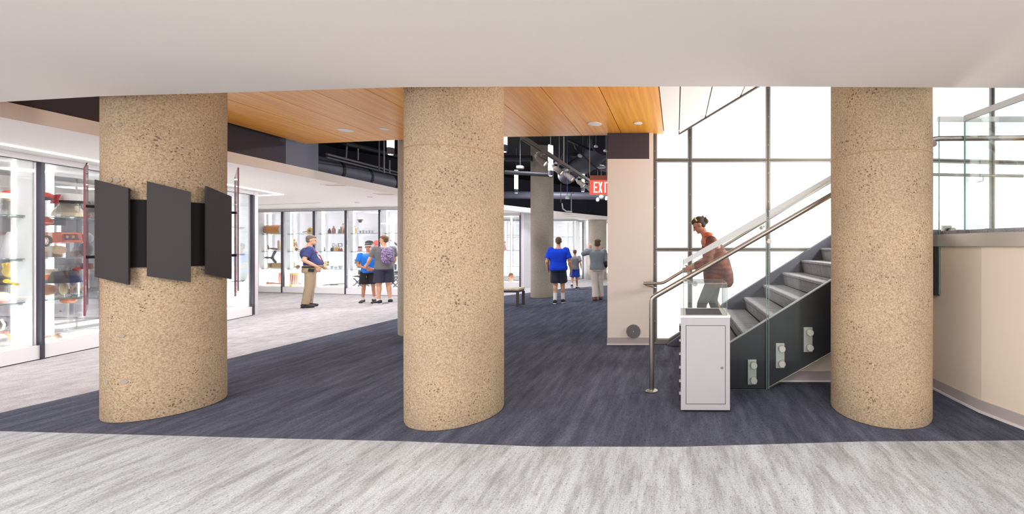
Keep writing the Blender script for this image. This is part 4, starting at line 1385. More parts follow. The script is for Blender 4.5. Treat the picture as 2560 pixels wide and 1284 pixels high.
# second case
it = L_('striped_hat', 'red and navy cap beside the dark post', 'cap', (109, 125, 480, 500), 3)
it.p('crown', MB().ell((0, 0, it.h*.5), (it.w*.5, .07, it.h*.5), 14, 8), 'red', smooth=True)
it.p('brim', MB().loft([(0, -.04, 0, it.w*.6, .09), (0, -.05, it.h*.35, it.w*.55, .08)]), 'void_navy', smooth=True)
it = L_('red_booklet', 'bright red folded booklet on a clear stand', 'booklet', (126, 151, 486, 509), 3)
it.p('cover', MB().sheet([(-it.w*.5, 0), (it.w*.28, .0), (it.w*.28, it.h*.5), (it.w*.5, it.h), (-it.w*.25, it.h*.97)], -.006, .006), 'red')
it.p('label_strip', MB().box(-it.w*.4, it.w*.0, -.008, -.006, it.h*.3, it.h*.36), 'pink')
it = L_('white_hat', 'wide white hat with a dark brim on a tall stand', 'hat', (142, 206, 484, 507), 3)
it.p('crown', MB().loft([(0, 0, it.h*.2, it.w*.4, .10), (0, 0, it.h*.9, it.w*.36, .09), (0, 0, it.h, it.w*.3, .08)]), 'white', smooth=True)
it.p('brim', MB().loft([(.02, 0, 0, it.w*.52, .13), (.02, 0, it.h*.2, it.w*.5, .125)]), 'near_black', smooth=True)
it = L_('cream_vase', 'cream conical vase under the wide white hat', 'vase', (146, 197, 507, 541), 3, inset=.45)
it.p('body', MB().lathe([(it.w*.5, 0), (it.w*.45, it.h*.35), (it.w*.3, it.h*.8), (it.w*.26, it.h)], n=24), 'cream', smooth=True)
it.p('handle', MB().tube([(it.w*.3, 0, it.h*.85), (it.w*.55, 0, it.h*.8), (it.w*.55, 0, it.h*.35), (it.w*.42, 0, it.h*.25)], .008), 'white', smooth=True)
it = L_('brown_nest', 'small brown bird figure at the right of the top shelf', 'figure', (202, 226, 534, 545), 3, inset=.4)
it.p('body', MB().ell((0, 0, it.h*.5), (it.w*.42, .045, it.h*.5), 12, 8), 'brown', smooth=True)
it.p('head', MB().ell((it.w*.4, 0, it.h*.7), (.02, .018, .018), 8, 6), 'brown', smooth=True)
it = L_('red_drum', 'red and white round tin below the top shelf', 'tin', (108, 126, 543, 564), 2, inset=.3)
it.p('body', MB().ell((0, 0, it.h/2), (it.w/2, .06, it.h/2), 14, 10), 'red', smooth=True)
it.p('band', MB().lathe([(it.w*.51, it.h*.3), (it.w*.51, it.h*.36)], n=16), 'white', smooth=True)
it = L_('black_camera', 'dark boxy camera behind the red tin', 'camera', (127, 152, 547, 563), 2, inset=.55)
it.p('body', MB().box(-it.w/2, it.w/2, -.05, .05, 0, it.h), 'near_black', bevel=.006)
it.p('lens', MB().lathe([(.03, -.09), (.034, -.05)], c=(0, 0, it.h*.5), axis='Y'), 'grey', smooth=True)
it = L_('spoked_wheel', 'white spoked model wheel with black tyre beside the dark post', 'wheel', (108, 123, 589, 615), 2, inset=.25)
it.p('tyre', MB().tube([(it.h*.46*math.cos(k*PI/10), 0, it.h*.5+it.h*.46*math.sin(k*PI/10)) for k in range(20)], .014, 8, True), 'black', smooth=True)
sp_ = MB()
for k in range(6):
    sp_.cyl((0, 0, it.h*.5), (it.h*.42*math.cos(k*PI/3), 0, it.h*.5+it.h*.42*math.sin(k*PI/3)), .005, n=6)
it.p('spokes', sp_, 'white')
it = L_('orange_crate', 'orange-red crate with slanted sides on the middle shelf', 'crate', (120, 182, 581, 609), 2, inset=.5)
it.p('body', MB().loft([(0, 0, 0, it.w*.46, .09), (0, 0, it.h, it.w*.5, .12)], n=4) if False else MB().sheet([(-it.w*.44, 0), (it.w*.5, it.h*.15), (it.w*.44, it.h), (-it.w*.5, it.h*.93)], -.1, .1), 'orange')
it.p('rim', MB().sheet([(-it.w*.5, it.h*.9), (it.w*.44, it.h*.96), (it.w*.44, it.h*1.03), (-it.w*.5, it.h*.97)], -.105, .105), 'red')
it = L_('badge_board', 'maroon board with three round badges on a post', 'badge board', (144, 200, 585, 600), 2, inset=.3)
bb = it.p('board', MB().sheet([(-it.w*.5, 0), (it.w*.5, 0), (it.w*.42, it.h), (-it.w*.4, it.h)], -.01, .01), 'maroon')
for x_, m_ in ((-.3, 'amber'), (.0, 'cream'), (.27, 'gold')):
    it.p('badge', MB().ell((x_*it.w, -.014, it.h*.55), (.018, .006, .022), 12, 6), m_, bb, smooth=True)
it = L_('engine_block', 'brown engine-like machine with a small yellow tag', 'machine', (110, 152, 611, 641), 2, inset=.4)
it.p('block', MB().box(-it.w*.5, it.w*.3, -.06, .06, 0, it.h*.5), 'brown', bevel=.008)
it.p('drum', MB().cyl((-it.w*.1, 0, it.h*.6), (it.w*.5, 0, it.h*.6), it.h*.36, n=16), 'tan', smooth=True)
it.p('tag', MB().box(-it.w*.25, -it.w*.05, -.07, -.06, it.h*.3, it.h*.6), 'amber')
it = L_('dark_sculpture', 'dark grey curved sculpture at the right of the middle shelf', 'sculpture', (203, 229, 581, 641), 2, inset=.35)
it.p('upper', MB().ell((it.w*.1, 0, it.h*.78), (it.w*.42, .05, it.h*.22), 12, 8), 'grey', smooth=True)
it.p('lower', MB().ell((0, 0, it.h*.3), (it.w*.5, .06, it.h*.3), 12, 8), 'near_black', smooth=True)
it = L_('orange_bowl', 'orange planter with a pale lid on the lower shelf', 'planter', (107, 150, 672, 702), 1, inset=.55)
it.p('pot', MB().lathe([(it.w*.3, 0), (it.w*.42, it.h*.55)], n=20), 'orange', smooth=True)
it.p('lid', MB().lathe([(it.w*.5, it.h*.55), (it.w*.5, it.h*.7), (it.w*.3, it.h)], n=20), 'cream', smooth=True)
it = L_('black_lampshade', 'black flared lampshade on the lower shelf', 'lampshade', (135, 188, 663, 706), 1, inset=.35)
it.p('shade', MB().lathe([(it.w*.5, 0), (it.w*.49, it.h*.06), (it.w*.33, it.h*.66), (it.w*.18, it.h*.7)], n=28), 'near_black', smooth=True)
it.p('neck', MB().lathe([(it.w*.18, it.h*.7), (it.w*.16, it.h), (it.w*.05, it.h*1.02)], n=20), 'grey', smooth=True)
it = L_('red_knob_stick', 'brown stick with a round red knob right of the black lampshade', 'stick', (184, 200, 667, 703), 1, inset=.3)
it.p('knob', MB().ell((0, 0, it.h*.85), (it.w*.5, .04, it.h*.14), 12, 8), 'red', smooth=True)
it.p('stick', MB().cap((0, 0, it.h*.1), (0, 0, it.h*.75), it.w*.26, it.w*.2), 'brown', smooth=True)
it = L_('leather_mask', 'brown leather mask lying under the orange planter', 'mask', (108, 136, 703, 738), 1, inset=.25)
it.p('face', MB().ell((0, 0, it.h*.4), (it.w*.5, .06, it.h*.4), 14, 10), 'brown', smooth=True)
it.p('roll', MB().cap((-it.w*.4, -.04, it.h*.75), (it.w*.4, -.04, it.h*.7), it.h*.12), 'brown', smooth=True)
it.p('blue_ball', MB().ell((-it.w*.1, -.03, it.h*.98), (.028, .028, .028), 10, 8), 'blue', smooth=True)
it = L_('tan_shell', 'tan disc leaning under the black lampshade', 'shell', (148, 167, 706, 736), 1, inset=.4)
it.p('disc', MB().ell((0, 0, it.h*.5), (it.w*.5, .02, it.h*.5), 16, 8), 'tan', smooth=True)
it = L_('wooden_sling', 'dark forked stick below the red knob stick', 'slingshot', (168, 190, 704, 734), 1, inset=.45)
it.p('fork', MB().cap((0, 0, 0.01), (0, 0, it.h*.3), .009).cap((0, 0, it.h*.3), (-it.w*.45, 0, it.h*.95), .009).cap((0, 0, it.h*.3), (it.w*.45, 0, it.h*.95), .009), 'brown', smooth=True)
it = L_('maroon_box', 'small maroon box at the right of the lower shelf', 'box', (200, 222, 658, 672), 1, inset=.3)
it.p('box', MB().box(-it.w/2, it.w/2, -.05, .05, 0, it.h), 'maroon', bevel=.003)
it.p('label', MB().box(-it.w*.2, it.w*.1, -.052, -.05, it.h*.3, it.h*.7), 'grey')
it = L_('leather_strap', 'brown looped leather strap on the floor of the case', 'strap', (108, 157, 842, 858), 0, inset=.2)
it.p('loop', MB().tube([(-it.w*.5, 0, it.h*.2), (-it.w*.2, 0, it.h*.55), (0, 0, it.h*.35), (it.w*.2, 0, it.h*.9), (it.w*.35, 0, it.h*.9), (it.w*.5, 0, it.h*.3)], .011), 'brown', smooth=True)
it.p('pad', MB().ell((it.w*.2, 0, it.h*.45), (it.w*.18, .05, it.h*.35), 12, 8), 'tan', smooth=True)
it.p('pad', MB().ell((-it.w*.35, 0, it.h*.25), (it.w*.16, .05, it.h*.22), 12, 8), 'tan', smooth=True)
it = L_('brown_rug_roll', 'rolled brown rug seen behind the lower shelf', 'rug', (160, 182, 742, 757), 0, inset=.6)
it.p('roll', MB().cap((-it.w*.4, 0, it.h*.5), (it.w*.4, 0, it.h*.5), it.h*.5), 'brown', smooth=True)
# machine parts right of the column
for k, (a_, b_, c_, d_, nm, lb, cat) in enumerate((
        (598, 616, 490, 548, 'valve_block', 'topmost dark valve block right of the paneled column', 'machine part'),
        (598, 617, 552, 566, 'pipe_joint', 'dark horizontal pipe joint right of the paneled column', 'machine part'),
        (599, 616, 572, 640, 'gearbox', 'tall dark gearbox right of the paneled column', 'machine part'),
        (599, 616, 646, 716, 'pump_body', 'lowest dark pump body right of the paneled column', 'machine part'))):
    sh_ = (3, 2, 1, 0)[k]
    it = It(LR, .45, nm, lb, cat, a_, b_, c_, d_)
    it.t.location.z = max(it.zb, SH[sh_]+.001)
    it.p('block', MB().box(-it.w*.5, it.w*.5, -.1, .1, 0, it.h*.55), 'near_black', bevel=.01)
    it.p('barrel', MB().cyl((-it.w*.4, -.02, it.h*.75), (it.w*.4, -.02, it.h*.75), it.h*.2, n=14), 'grey', smooth=True)
    it.p('flange', MB().cyl((0, -.14, it.h*.3), (0, -.1, it.h*.3), min(.06, it.h*.25), n=14), 'duct_grey', smooth=True)
    st_ = it.t.location.z-SH[sh_]
    if st_ > .015: stand(it, st_)

# --- back row
def B_(name, label, cat, box, shelf, inset=.35, group=None):
    it = It(BR, inset, name, label, cat, *box, group=group)
    z = BSH[shelf]
    if it.zb-z > .06: stand(it, it.zb-z)
    else: it.t.location.z = z+.001
    return it
it = B_('orange_drum', 'big orange wooden drum on the back row top shelf', 'drum', (669, 706, 565, 587), 3, .3)
it.p('shell', MB().cyl((-it.w*.5, 0, it.h*.5), (it.w*.5, 0, it.h*.5), it.h*.5, n=28), 'amber', smooth=True)
for x_ in (-.5, .5):
    it.p('hoop', MB().cyl((x_*it.w-.012, 0, it.h*.5), (x_*it.w+.012, 0, it.h*.5), it.h*.53, n=28), 'steel', smooth=True)
for k in range(5):
    a_ = -PI/2+(k-2)*.45
    it.p('lug', MB().cbox((-it.w*.36, it.h*.5*math.sin(a_)*1.0*0+(-it.h*.5)*math.cos((k-2)*.45), it.h*.5+it.h*.5*math.sin((k-2)*.45)), (.05, .02, .02)), 'steel')
it = B_('leg_sculpture', 'bronze-coloured lying leg sculpture under the orange drum', 'sculpture', (667, 702, 603, 630), 2, .3)
it.p('shin', MB().cap((-it.w*.35, 0, it.h*.25), (it.w*.35, 0, it.h*.15), .022, .035), 'brown', smooth=True)
it.p('foot', MB().cap((-it.w*.38, 0, it.h*.2), (-it.w*.42, 0, it.h*.5), .03, .02), 'brown', smooth=True)
it.p('upright', MB().cap((it.w*.38, 0, it.h*.15), (it.w*.34, 0, it.h*.9), .04, .03), 'tan', smooth=True)
it = B_('propeller', 'dark grey three-bladed propeller in the back row', 'propeller', (658, 691, 631, 657), 1, .25)
c0 = Vector((it.w*.15, 0, it.h*.5))
for ang, ln in ((178, .7), (62, .55), (-50, .42)):
    e_ = c0+Vector((math.cos(R(ang)), 0, math.sin(R(ang))))*ln*it.w
    it.p('blade', MB().cap(c0, e_, .026, .042, flat=.4, fdir=(0, 0, 1)) if False else MB().cap(c0, e_, .028, .036), 'near_black', smooth=True)
it.p('hub', MB().ell(c0, (.05, .05, .05), 12, 8), 'near_black', smooth=True)
it = B_('carved_frieze', 'long tan carved letter frieze in the back row', 'carving', (670, 706, 660, 673), 1, .3)
bd_ = it.p('board', MB().box(-it.w*.5, it.w*.5, -.02, .03, 0, it.h), 'tan', bevel=.004)
for k in range(6):
    x_ = (-.42+.168*k)*it.w
    it.p('figure', MB().box(x_-.02, x_+.02, -.035, -.02, it.h*.15, it.h*.85), 'brown' if k == 1 else 'gold', bd_)
it = B_('powder_horn', 'dark lying horn on the floor of the drum case', 'horn', (668, 704, 706, 714), 0, .3)
it.p('horn', MB().cyl((-it.w*.5, 0, it.h*.6), (it.w*.1, 0, it.h*.5), .05, .02, 12).cyl((it.w*.1, 0, it.h*.5), (it.w*.5, 0, it.h*.35), .02, .045, 12), 'brown', smooth=True)
it = B_('tan_barrel', 'small rose-coloured barrel at the right of the drum case', 'barrel', (697, 706, 684, 714), 0, .5)
it.p('body', MB().lathe([(it.w*.45, 0), (it.w*.55, it.h*.5), (it.w*.45, it.h)], n=18), 'rosewood', smooth=True)
it = B_('red_toy', 'tiny red toy on the top shelf left of the sunflower', 'toy', (727, 734, 576, 585), 3, .3)
it.p('body', MB().ell((0, 0, it.h*.4), (it.w*.5, .03, it.h*.4), 10, 8).ell((0, 0, it.h*.9), (.02, .02, .02), 8, 6), 'pink', smooth=True)
it = B_('sunflower', 'yellow sunflower lying on the back row top shelf', 'flower', (757, 781, 573, 586), 3, .3)
it.p('stem', MB().cap((-it.w*.5, 0, it.h*.3), (it.w*.1, 0, it.h*.45), .012), 'rosewood', smooth=True)
pt = MB()
for k in range(12):
    a_ = k*PI/6
    pt.ell((it.w*.28+math.cos(a_)*.075, -.01, it.h*.55+math.sin(a_)*.075), (.035, .012, .035), 8, 6)
it.p('petals', pt, 'yellow', smooth=True)
it.p('disc', MB().ell((it.w*.28, -.025, it.h*.55), (.045, .02, .045), 12, 8), 'brown', smooth=True)
it = B_('wooden_doll', 'tan jointed doll on the middle shelf of the sunflower case', 'doll', (727, 741, 600, 630), 2, .3)
it.p('body', MB().ell((0, 0, it.h*.55), (it.w*.3, .05, it.h*.25), 12, 8).cap((-.04, 0, it.h*.35), (-.06, 0, .03), .026).cap((.04, 0, it.h*.35), (.06, 0, .03), .026).cap((-.07, 0, it.h*.7), (-.10, 0, it.h*.4), .02).cap((.07, 0, it.h*.7), (.10, 0, it.h*.4), .02), 'tan', smooth=True)
it.p('head', MB().ell((0, 0, it.h*.9), (.05, .045, .055), 12, 8), 'gold', smooth=True)
it = B_('mallet', 'dark round-headed mallet beside the wooden doll', 'mallet', (737, 752, 622, 630), 2, .3)
it.p('head', MB().ell((-it.w*.25, 0, it.h*.5), (.05, .05, .05), 12, 8), 'brown', smooth=True)
it.p('handle', MB().cap((-it.w*.2, 0, it.h*.5), (it.w*.5, 0, it.h*.35), .012), 'tan', smooth=True)
it = B_('brown_ball', 'brown patterned ball on the lower shelf of the sunflower case', 'ball', (739, 749, 665, 673), 1, .3)
it.p('ball', MB().ell((0, 0, it.h*.5), (it.w*.5, .06, it.h*.52), 14, 10), 'brown', smooth=True)
it.p('spot', MB().ell((0, -.05, it.h*.5), (.02, .02, .02), 8, 6), 'gold', smooth=True)
it = B_('glass_bottle_pair', 'slim clear bottle on the lower shelf of the sunflower case', 'bottle', (731, 737, 648, 673), 1, .3)
it.p('bottle', MB().lathe([(it.w*.5, 0), (it.w*.5, it.h*.5), (it.w*.2, it.h*.75), (it.w*.2, it.h)], n=14), 'cream', smooth=True)
it = B_('striped_drum', 'reddish drum with gold rims on the floor of the sunflower case', 'drum', (723, 743, 684, 716), 0, .3)
it.p('shell', MB().lathe([(it.w*.44, it.h*.12), (it.w*.44, it.h*.88)], n=24), 'rosewood', smooth=True)
it.p('rim', MB().lathe([(it.w*.5, 0), (it.w*.5, it.h*.13)], n=24), 'gold', smooth=True)
it.p('rim', MB().lathe([(it.w*.5, it.h*.87), (it.w*.5, it.h)], n=24), 'gold', smooth=True)
rp_ = MB()
for k in range(8):
    a_ = PI+k*PI/7
    rp_.cyl((it.w*.47*math.cos(a_), it.w*.47*math.sin(a_), it.h*.1), (it.w*.47*math.cos(a_+.2), it.w*.47*math.sin(a_+.2), it.h*.9), .006, n=5)
it.p('cords', rp_, 'cream')
it = B_('pale_jar', 'pale grey jar on the case floor left of the bearded man', 'jar', (755, 767, 699, 714), 0, .3)
it.p('jar', MB().lathe([(it.w*.4, 0), (it.w*.5, it.h*.4), (it.w*.35, it.h*.85), (it.w*.4, it.h)], n=18), 'lgrey', smooth=True)
# bottles
def bottle(px0, px1, pt_, pb, m_, lb, shelf, cap='black', slim=.35):
    it = B_('bottle', lb, 'bottle', (px0, px1, pt_, pb), shelf, .3, 'bottles in the back row')
    it.p('body', MB().lathe([(it.w*.46, 0), (it.w*.5, it.h*.05), (it.w*.5, it.h*.6), (it.w*slim*.6, it.h*.78), (it.w*slim*.55, it.h*.9)], n=16), m_, smooth=True)
    it.p('cap', MB().lathe([(it.w*slim*.62, it.h*.88), (it.w*slim*.62, it.h)], n=12), cap, smooth=True)
bottle(820, 827, 573, 586, 'maroon', 'short dark bottle, leftmost on the top shelf right of the bearded man', 3)
bottle(830, 838, 567, 586, 'rosewood', 'taller reddish bottle next to the short dark bottle', 3, 'grey')
bottle(845, 850, 575, 586, 'grey', 'smallest grey bottle of the group at the dark post', 3)
bottle(850, 855, 569, 586, 'grey', 'mid-height grey bottle of the group at the dark post', 3)
bottle(855, 860, 561, 586, 'tan', 'tallest slim bottle of the group at the dark post', 3)
bottle(858, 863, 574, 586, 'brown', 'brown bottle touching the dark post', 3)
bottle(883, 890, 567, 586, 'gold', 'lone tan bottle on the top shelf left of the boy', 3)
for k, (a_, b_, c_, m_) in enumerate(((826, 830, 621, 'black'), (830, 834, 618, 'void_navy'), (834, 838, 620, 'gold'), (838, 842, 614, 'gold'), (842, 846, 619, 'amber'), (846, 850, 620, 'brown'), (851, 856, 622, 'red'))):
    bottle(a_, b_, c_, 630, m_, ['black flask, first in the row of small flasks', 'navy flask, second in the row of small flasks', 'gold flask, third in the row of small flasks', 'tallest gold flask in the middle of the small flasks',
        'amber flask right of the tallest gold one', 'brown flask, last but one in the row of small flasks', 'red flask closing the row of small flasks'][k], 2)
for a_, b_, lb in ((802, 806, 'tiny black figurine nearest the bearded man'), (808, 813, 'tiny black figurine second from the bearded man')):
    it = B_('figurine', lb, 'figurine', (a_, b_, 621, 630), 2, .3, 'black figurines')
    it.p('body', MB().lathe([(it.w*.5, 0), (it.w*.3, it.h*.5), (it.w*.1, it.h*.7)], n=10).ell((0, 0, it.h*.85), (.02, .02, .022), 8, 6), 'black', smooth=True)
for a_, b_, lb in ((831, 836, 'small dark picture frame, left one above the flasks'), (845, 856, 'small dark picture frame, right one above the flasks')):
    it = B_('framed_picture', lb, 'picture frame', (a_, b_, 608, 616), 2, .5, 'small frames above the flasks')
    it.p('picture', MB().box(-it.w*.5, it.w*.5, 0, .008, 0, it.h), 'white')
    fr = MB()
    for q_ in ((-.5, .5, 0, .16), (-.5, .5, .84, 1), (-.5, -.38, 0, 1), (.38, .5, 0, 1)):
        fr.box(q_[0]*it.w, q_[1]*it.w, -.008, 0, q_[2]*it.h, q_[3]*it.h)
    it.p('frame', fr, 'black')
it = B_('gold_letter', 'gold letter P standing right of the bearded man', 'letter', (812, 821, 655, 673), 1, .3)
lt = MB()
letters(lt, 'P', -it.w*.5, 0, it.h, it.w, 0, .03, -.02, .02)
it.p('letter', lt, 'gold')
it = B_('cream_box', 'cream box between the gold letter and the bearded man', 'box', (798, 806, 657, 673), 1, .3)
it.p('box', MB().box(-it.w*.5, it.w*.5, -.05, .05, 0, it.h), 'cream', bevel=.004)
it.p('lid', MB().box(-it.w*.52, it.w*.52, -.055, .055, it.h, it.h+.02), 'white')
for k, (a_, b_, c_, lb) in enumerate(((826, 833, 666, 'small pale cup, left of three under the flasks'), (836, 843, 667, 'small pale cup, middle of three under the flasks'), (846, 857, 665, 'small pale bowl, right of the cups under the flasks'))):
    it = B_('pale_cup', lb, 'cup', (a_, b_, c_, 673), 1, .3, 'pale cups on the lower shelf')
    it.p('cup', MB().lathe([(it.w*.3, 0), (it.w*.5, it.h)], n=14), 'lgrey', smooth=True)
    it.p('handle', MB().tube([(it.w*.45, 0, it.h*.8), (it.w*.7, 0, it.h*.6), (it.w*.42, 0, it.h*.3)], .007, 6), 'lgrey', smooth=True)
it = B_('rifle', 'long dark rifle lying on the case floor right of the bearded man', 'rifle', (800, 845, 706, 714), 0, .25)
it.p('barrel', MB().cyl((-it.w*.5, 0, it.h*.4), (it.w*.5, 0, it.h*.8), .014, n=8), 'near_black')
it.p('stock', MB().cap((it.w*.1, 0, it.h*.6), (it.w*.42, 0, it.h*.6), .03, .02), 'near_black', smooth=True)
it = B_('model_ship', 'small grey boat model on the case floor by the dark post', 'boat model', (845, 863, 706, 715), 0, .25)
it.p('hull', MB().sheet([(-it.w*.5, it.h*.7), (-it.w*.35, 0), (it.w*.4, 0), (it.w*.5, it.h*.8)], -.04, .04), 'grey')
it.p('deck_rail', MB().cyl((-it.w*.5, 0, it.h*.95), (it.w*.5, 0, it.h*1.05), .008, n=6), 'near_black')
for k in range(5):
    a_ = 898+k*7.5
    it = B_('pale_cup', ['white cup, first of five on the shelf above the boy', 'white cup, second of five on the shelf above the boy', 'white cup, third of five on the shelf above the boy', 'white cup, fourth of five on the shelf above the boy', 'white cup, last of five on the shelf above the boy'][k], 'cup', (a_, a_+5, 579-(k % 2), 586), 3, .3, 'white cups above the boy')
    it.p('cup', MB().lathe([(it.w*.35, 0), (it.w*.5, it.h)], n=12), 'lgrey', smooth=True)
it = B_('flat_tweed_hat', 'grey and black flat cap left of the boy in the case', 'cap', (914, 932, 600, 612), 2, .4)
it.p('crown', MB().ell((0, 0, it.h*.5), (it.w*.5, .11, it.h*.45), 14, 8), 'near_black', smooth=True)
it.p('band', MB().lathe([(it.w*.5, it.h*.1), (it.w*.48, it.h*.35)], n=18), 'grey', smooth=True)
it = B_('coral_hat', 'coral-red hat between the boy and the backpack man', 'hat', (935, 950, 600, 614), 2, .4)
it.p('crown', MB().ell((0, 0, it.h*.5), (it.w*.45, .1, it.h*.5), 14, 8), 'exit_red', smooth=True)
it.p('brim', MB().lathe([(it.w*.6, 0), (it.w*.6, .012), (it.w*.2, .02)], n=18), 'exit_red', smooth=True)
it = B_('toy_robot', 'small red and white toy on the shelf left of the flat cap', 'toy', (896, 904, 618, 630), 2, .3)
it.p('body', MB().box(-it.w*.4, it.w*.4, -.04, .04, 0, it.h*.55), 'pink', bevel=.004)
it.p('head', MB().box(-it.w*.4, it.w*.4, -.035, .035, it.h*.6, it.h), 'maroon', bevel=.004)
it = B_('projector', 'dark film projector left of the boy above the folding chair', 'projector', (883, 906, 648, 673), 1, .35)
it.p('body', MB().box(-it.w*.3, it.w*.3, -.08, .08, .03, it.h*.45), 'grey', bevel=.01)
for x_, z_ in ((-.25, .75), (.22, .68)):
    it.p('reel', MB().cyl((x_*it.w, -.04, it.h*z_), (x_*it.w, -.015, it.h*z_), it.h*.24, n=18), 'near_black', smooth=True)
it.p('lens', MB().cyl((it.w*.25, -.05, it.h*.25), (it.w*.5, -.05, it.h*.25), .04, n=12), 'near_black', smooth=True)
def fold_chair(a_, b_, lb):
    it = B_('folding_chair', lb, 'chair', (a_, b_, 674, 716), 0, .35, 'folding chairs in the back row')
    for y_ in (-.12, .12):
        it.p('leg', MB().bar((-it.w*.45, y_, 0.01), (it.w*.45, y_, it.h*.62), .03, .03), 'near_black')
        it.p('leg', MB().bar((it.w*.45, y_, 0.01), (-it.w*.45, y_, it.h*.62), .03, .03), 'near_black')
    it.p('seat', MB().box(-it.w*.5, it.w*.5, -.14, .14, it.h*.62, it.h*.68), 'near_black')
    it.p('backrest', MB().box(-it.w*.45, it.w*.45, .12, .14, it.h*.72, it.h*.99), 'near_black')
fold_chair(886, 916, 'black folding director chair in the case left of the boy')
fold_chair(975, 1003, 'black folding director chair in the case right of the backpack man')
it = B_('projector', 'dark camera body above the folding chair right of the backpack man', 'camera', (976, 990, 655, 673), 1, .35)
it.p('body', MB().box(-it.w*.4, it.w*.4, -.06, .06, 0, it.h*.7), 'near_black', bevel=.01)
it.p('reel', MB().cyl((0, -.02, it.h*.85), (0, .02, it.h*.85), it.h*.22, n=14), 'grey', smooth=True)
it = B_('white_globe', 'white round globe lamp on the top shelf right of the dark post', 'globe', (963, 970, 577, 586), 3, .3)
it.p('globe', MB().ell((0, 0, it.h*.5), (it.w*.5, .05, it.h*.5), 14, 10), 'white', smooth=True)
it = B_('purple_pennant', 'purple-grey pennant right of the backpack man', 'pennant', (975, 992, 600, 614), 2, .5)
it.p('cloth', MB().sheet([(-it.w*.5, it.h), (it.w*.5, 0), (it.w*.5, it.h*.35), (-it.w*.2, it.h)], -.01, .01), 'near_black')
it = B_('ceiling_camera', 'dark hanging camera at the top of the case above the boy', 'camera', (894, 906, 548, 555), 3, .3)
it.p('bracket', MB().box(-it.w*.5, it.w*.5, -.03, .03, it.h*.7, it.h), 'near_black')
it.p('dome', MB().ell((0, 0, it.h*.4), (.05, .05, .05), 12, 8), 'black', smooth=True)

# --- far right cases
CR = (Vector((-7.1, 14.45)), unit(Vector((1.69, -.15))))
DR = (Vector((-5.9, 18.5)), unit(Vector((1.78, -.25))))
it = It(CR, .4, 'taxidermy_boar', 'small brown animal figure standing in the case over the bench', 'animal figure', 1273, 1282, 681, 703)
it.t.location.z = .191
it.p('body', MB().ell((0, .0, it.h*.62), (it.w*.5, .16, it.h*.36), 14, 10), 'brown', smooth=True)
for x_ in (-.3, .3):
    for y_ in (-.08, .08):
        it.p('leg', MB().cyl((x_*it.w, y_, 0), (x_*it.w, y_, it.h*.4), .016, .03, 8), 'brown', smooth=True)
it = It(CR, .4, 'pink_doll', 'pale pink doll at the edge of the middle column', 'doll', 1258, 1266, 626, 650)
it.t.location.z = 1.297-.0; it.zb = it.t.location.z
it.p('body', MB().lathe([(it.w*.6, 0), (it.w*.3, it.h*.55), (it.w*.15, it.h*.7)], n=14).ell((0, 0, it.h*.85), (.04, .04, .05), 10, 8), 'pink', smooth=True)
for k, (a_, b_, c_, d_, m_, nm, lb) in enumerate(((1387, 1393, 577, 583, 'black', 'helmet', 'small black helmet, first on the far top shelf'), (1394, 1399, 577, 583, 'near_black', 'helmet', 'small dark helmet, second on the far top shelf'),
        (1410, 1423, 574, 583, 'green', 'helmet', 'green rounded hat on the far top shelf'), (1410, 1419, 605, 617, 'rosewood', 'handbag', 'small reddish handbag above the polo man'))):
    it = It(DR, .3, nm, lb, 'bag' if nm == 'handbag' else 'hat', a_, b_, c_, d_)
    it.t.location.z = 1.842 if k < 3 else 1.297
    if nm == 'handbag':
        it.p('bag', MB().loft([(0, 0, 0, it.w*.5, .05), (0, 0, it.h*.6, it.w*.35, .04)]), m_, smooth=True)
        it.p('strap', MB().tube([(-it.w*.25, 0, it.h*.6), (0, 0, it.h), (it.w*.25, 0, it.h*.6)], .01, 6), m_, smooth=True)
    else:
        it.p('crown', MB().ell((0, 0, it.h*.4), (it.w*.45, .1, it.h*.6), 12, 8), m_, smooth=True)
        it.p('brim', MB().lathe([(it.w*.55, 0), (it.w*.55, .015), (it.w*.2, .02)], n=16), m_, smooth=True)
it = It(DR, .35, 'dressed_mannequin', 'mannequin in dark dress and red hat in the far case', 'mannequin', 1432, 1447, 597, 640)
it.t.location.z = .75; it.h = (1.76-.75)
it.p('dress', MB().loft([(0, 0, 0, it.w*.45, .1), (0, 0, it.h*.45, it.w*.28, .08), (0, 0, it.h*.75, it.w*.42, .09), (0, 0, it.h*.85, it.w*.15, .05)]), 'near_black', smooth=True)
it.p('head', MB().ell((0, 0, it.h*.92), (.07, .08, .09), 12, 8), 'cream', smooth=True)
it.p('hat', MB().loft([(0, 0, it.h*.96, .13, .13), (0, 0, it.h*.98, .1, .1), (0, 0, it.h*1.04, .06, .07)]), 'red', smooth=True)
it.p('shawl', MB().ell((-it.w*.2, -.06, it.h*.72), (it.w*.3, .05, .08), 12, 8), 'lgrey', smooth=True)
# ================================================================ PEOPLE
mat('skin', srgb(222, 168, 138), .55)
mat('skin_tan', srgb(196, 138, 108), .55)
mat('skin_dark', srgb(176, 116, 88), .55)
mat('hair_grey', srgb(122, 108, 98), .8, bump=(120, .5, .004))
mat('hair_brown', srgb(110, 80, 54), .8, bump=(120, .5, .004))
mat('hair_dark', srgb(64, 50, 46), .8, bump=(120, .5, .004))
mat('beard', srgb(176, 160, 150), .9, bump=(150, .5, .004))
mat('eye_dark', srgb(40, 28, 26), .4)
mat('lip', srgb(176, 92, 84), .6)
mat('cloth_navy', srgb(58, 68, 118), .85, bump=(22, .6, .02))
mat('cloth_khaki', srgb(172, 152, 124), .85, bump=(18, .7, .02))
mat('cloth_sky', srgb(28, 118, 220), .85, bump=(22, .6, .02))
mat('cloth_black', srgb(30, 30, 34), .85, bump=(22, .5, .02))
mat('cloth_grey', srgb(112, 112, 114), .85, bump=(22, .6, .02))
mat('cloth_shorts', srgb(52, 54, 72), .85, bump=(22, .6, .02))
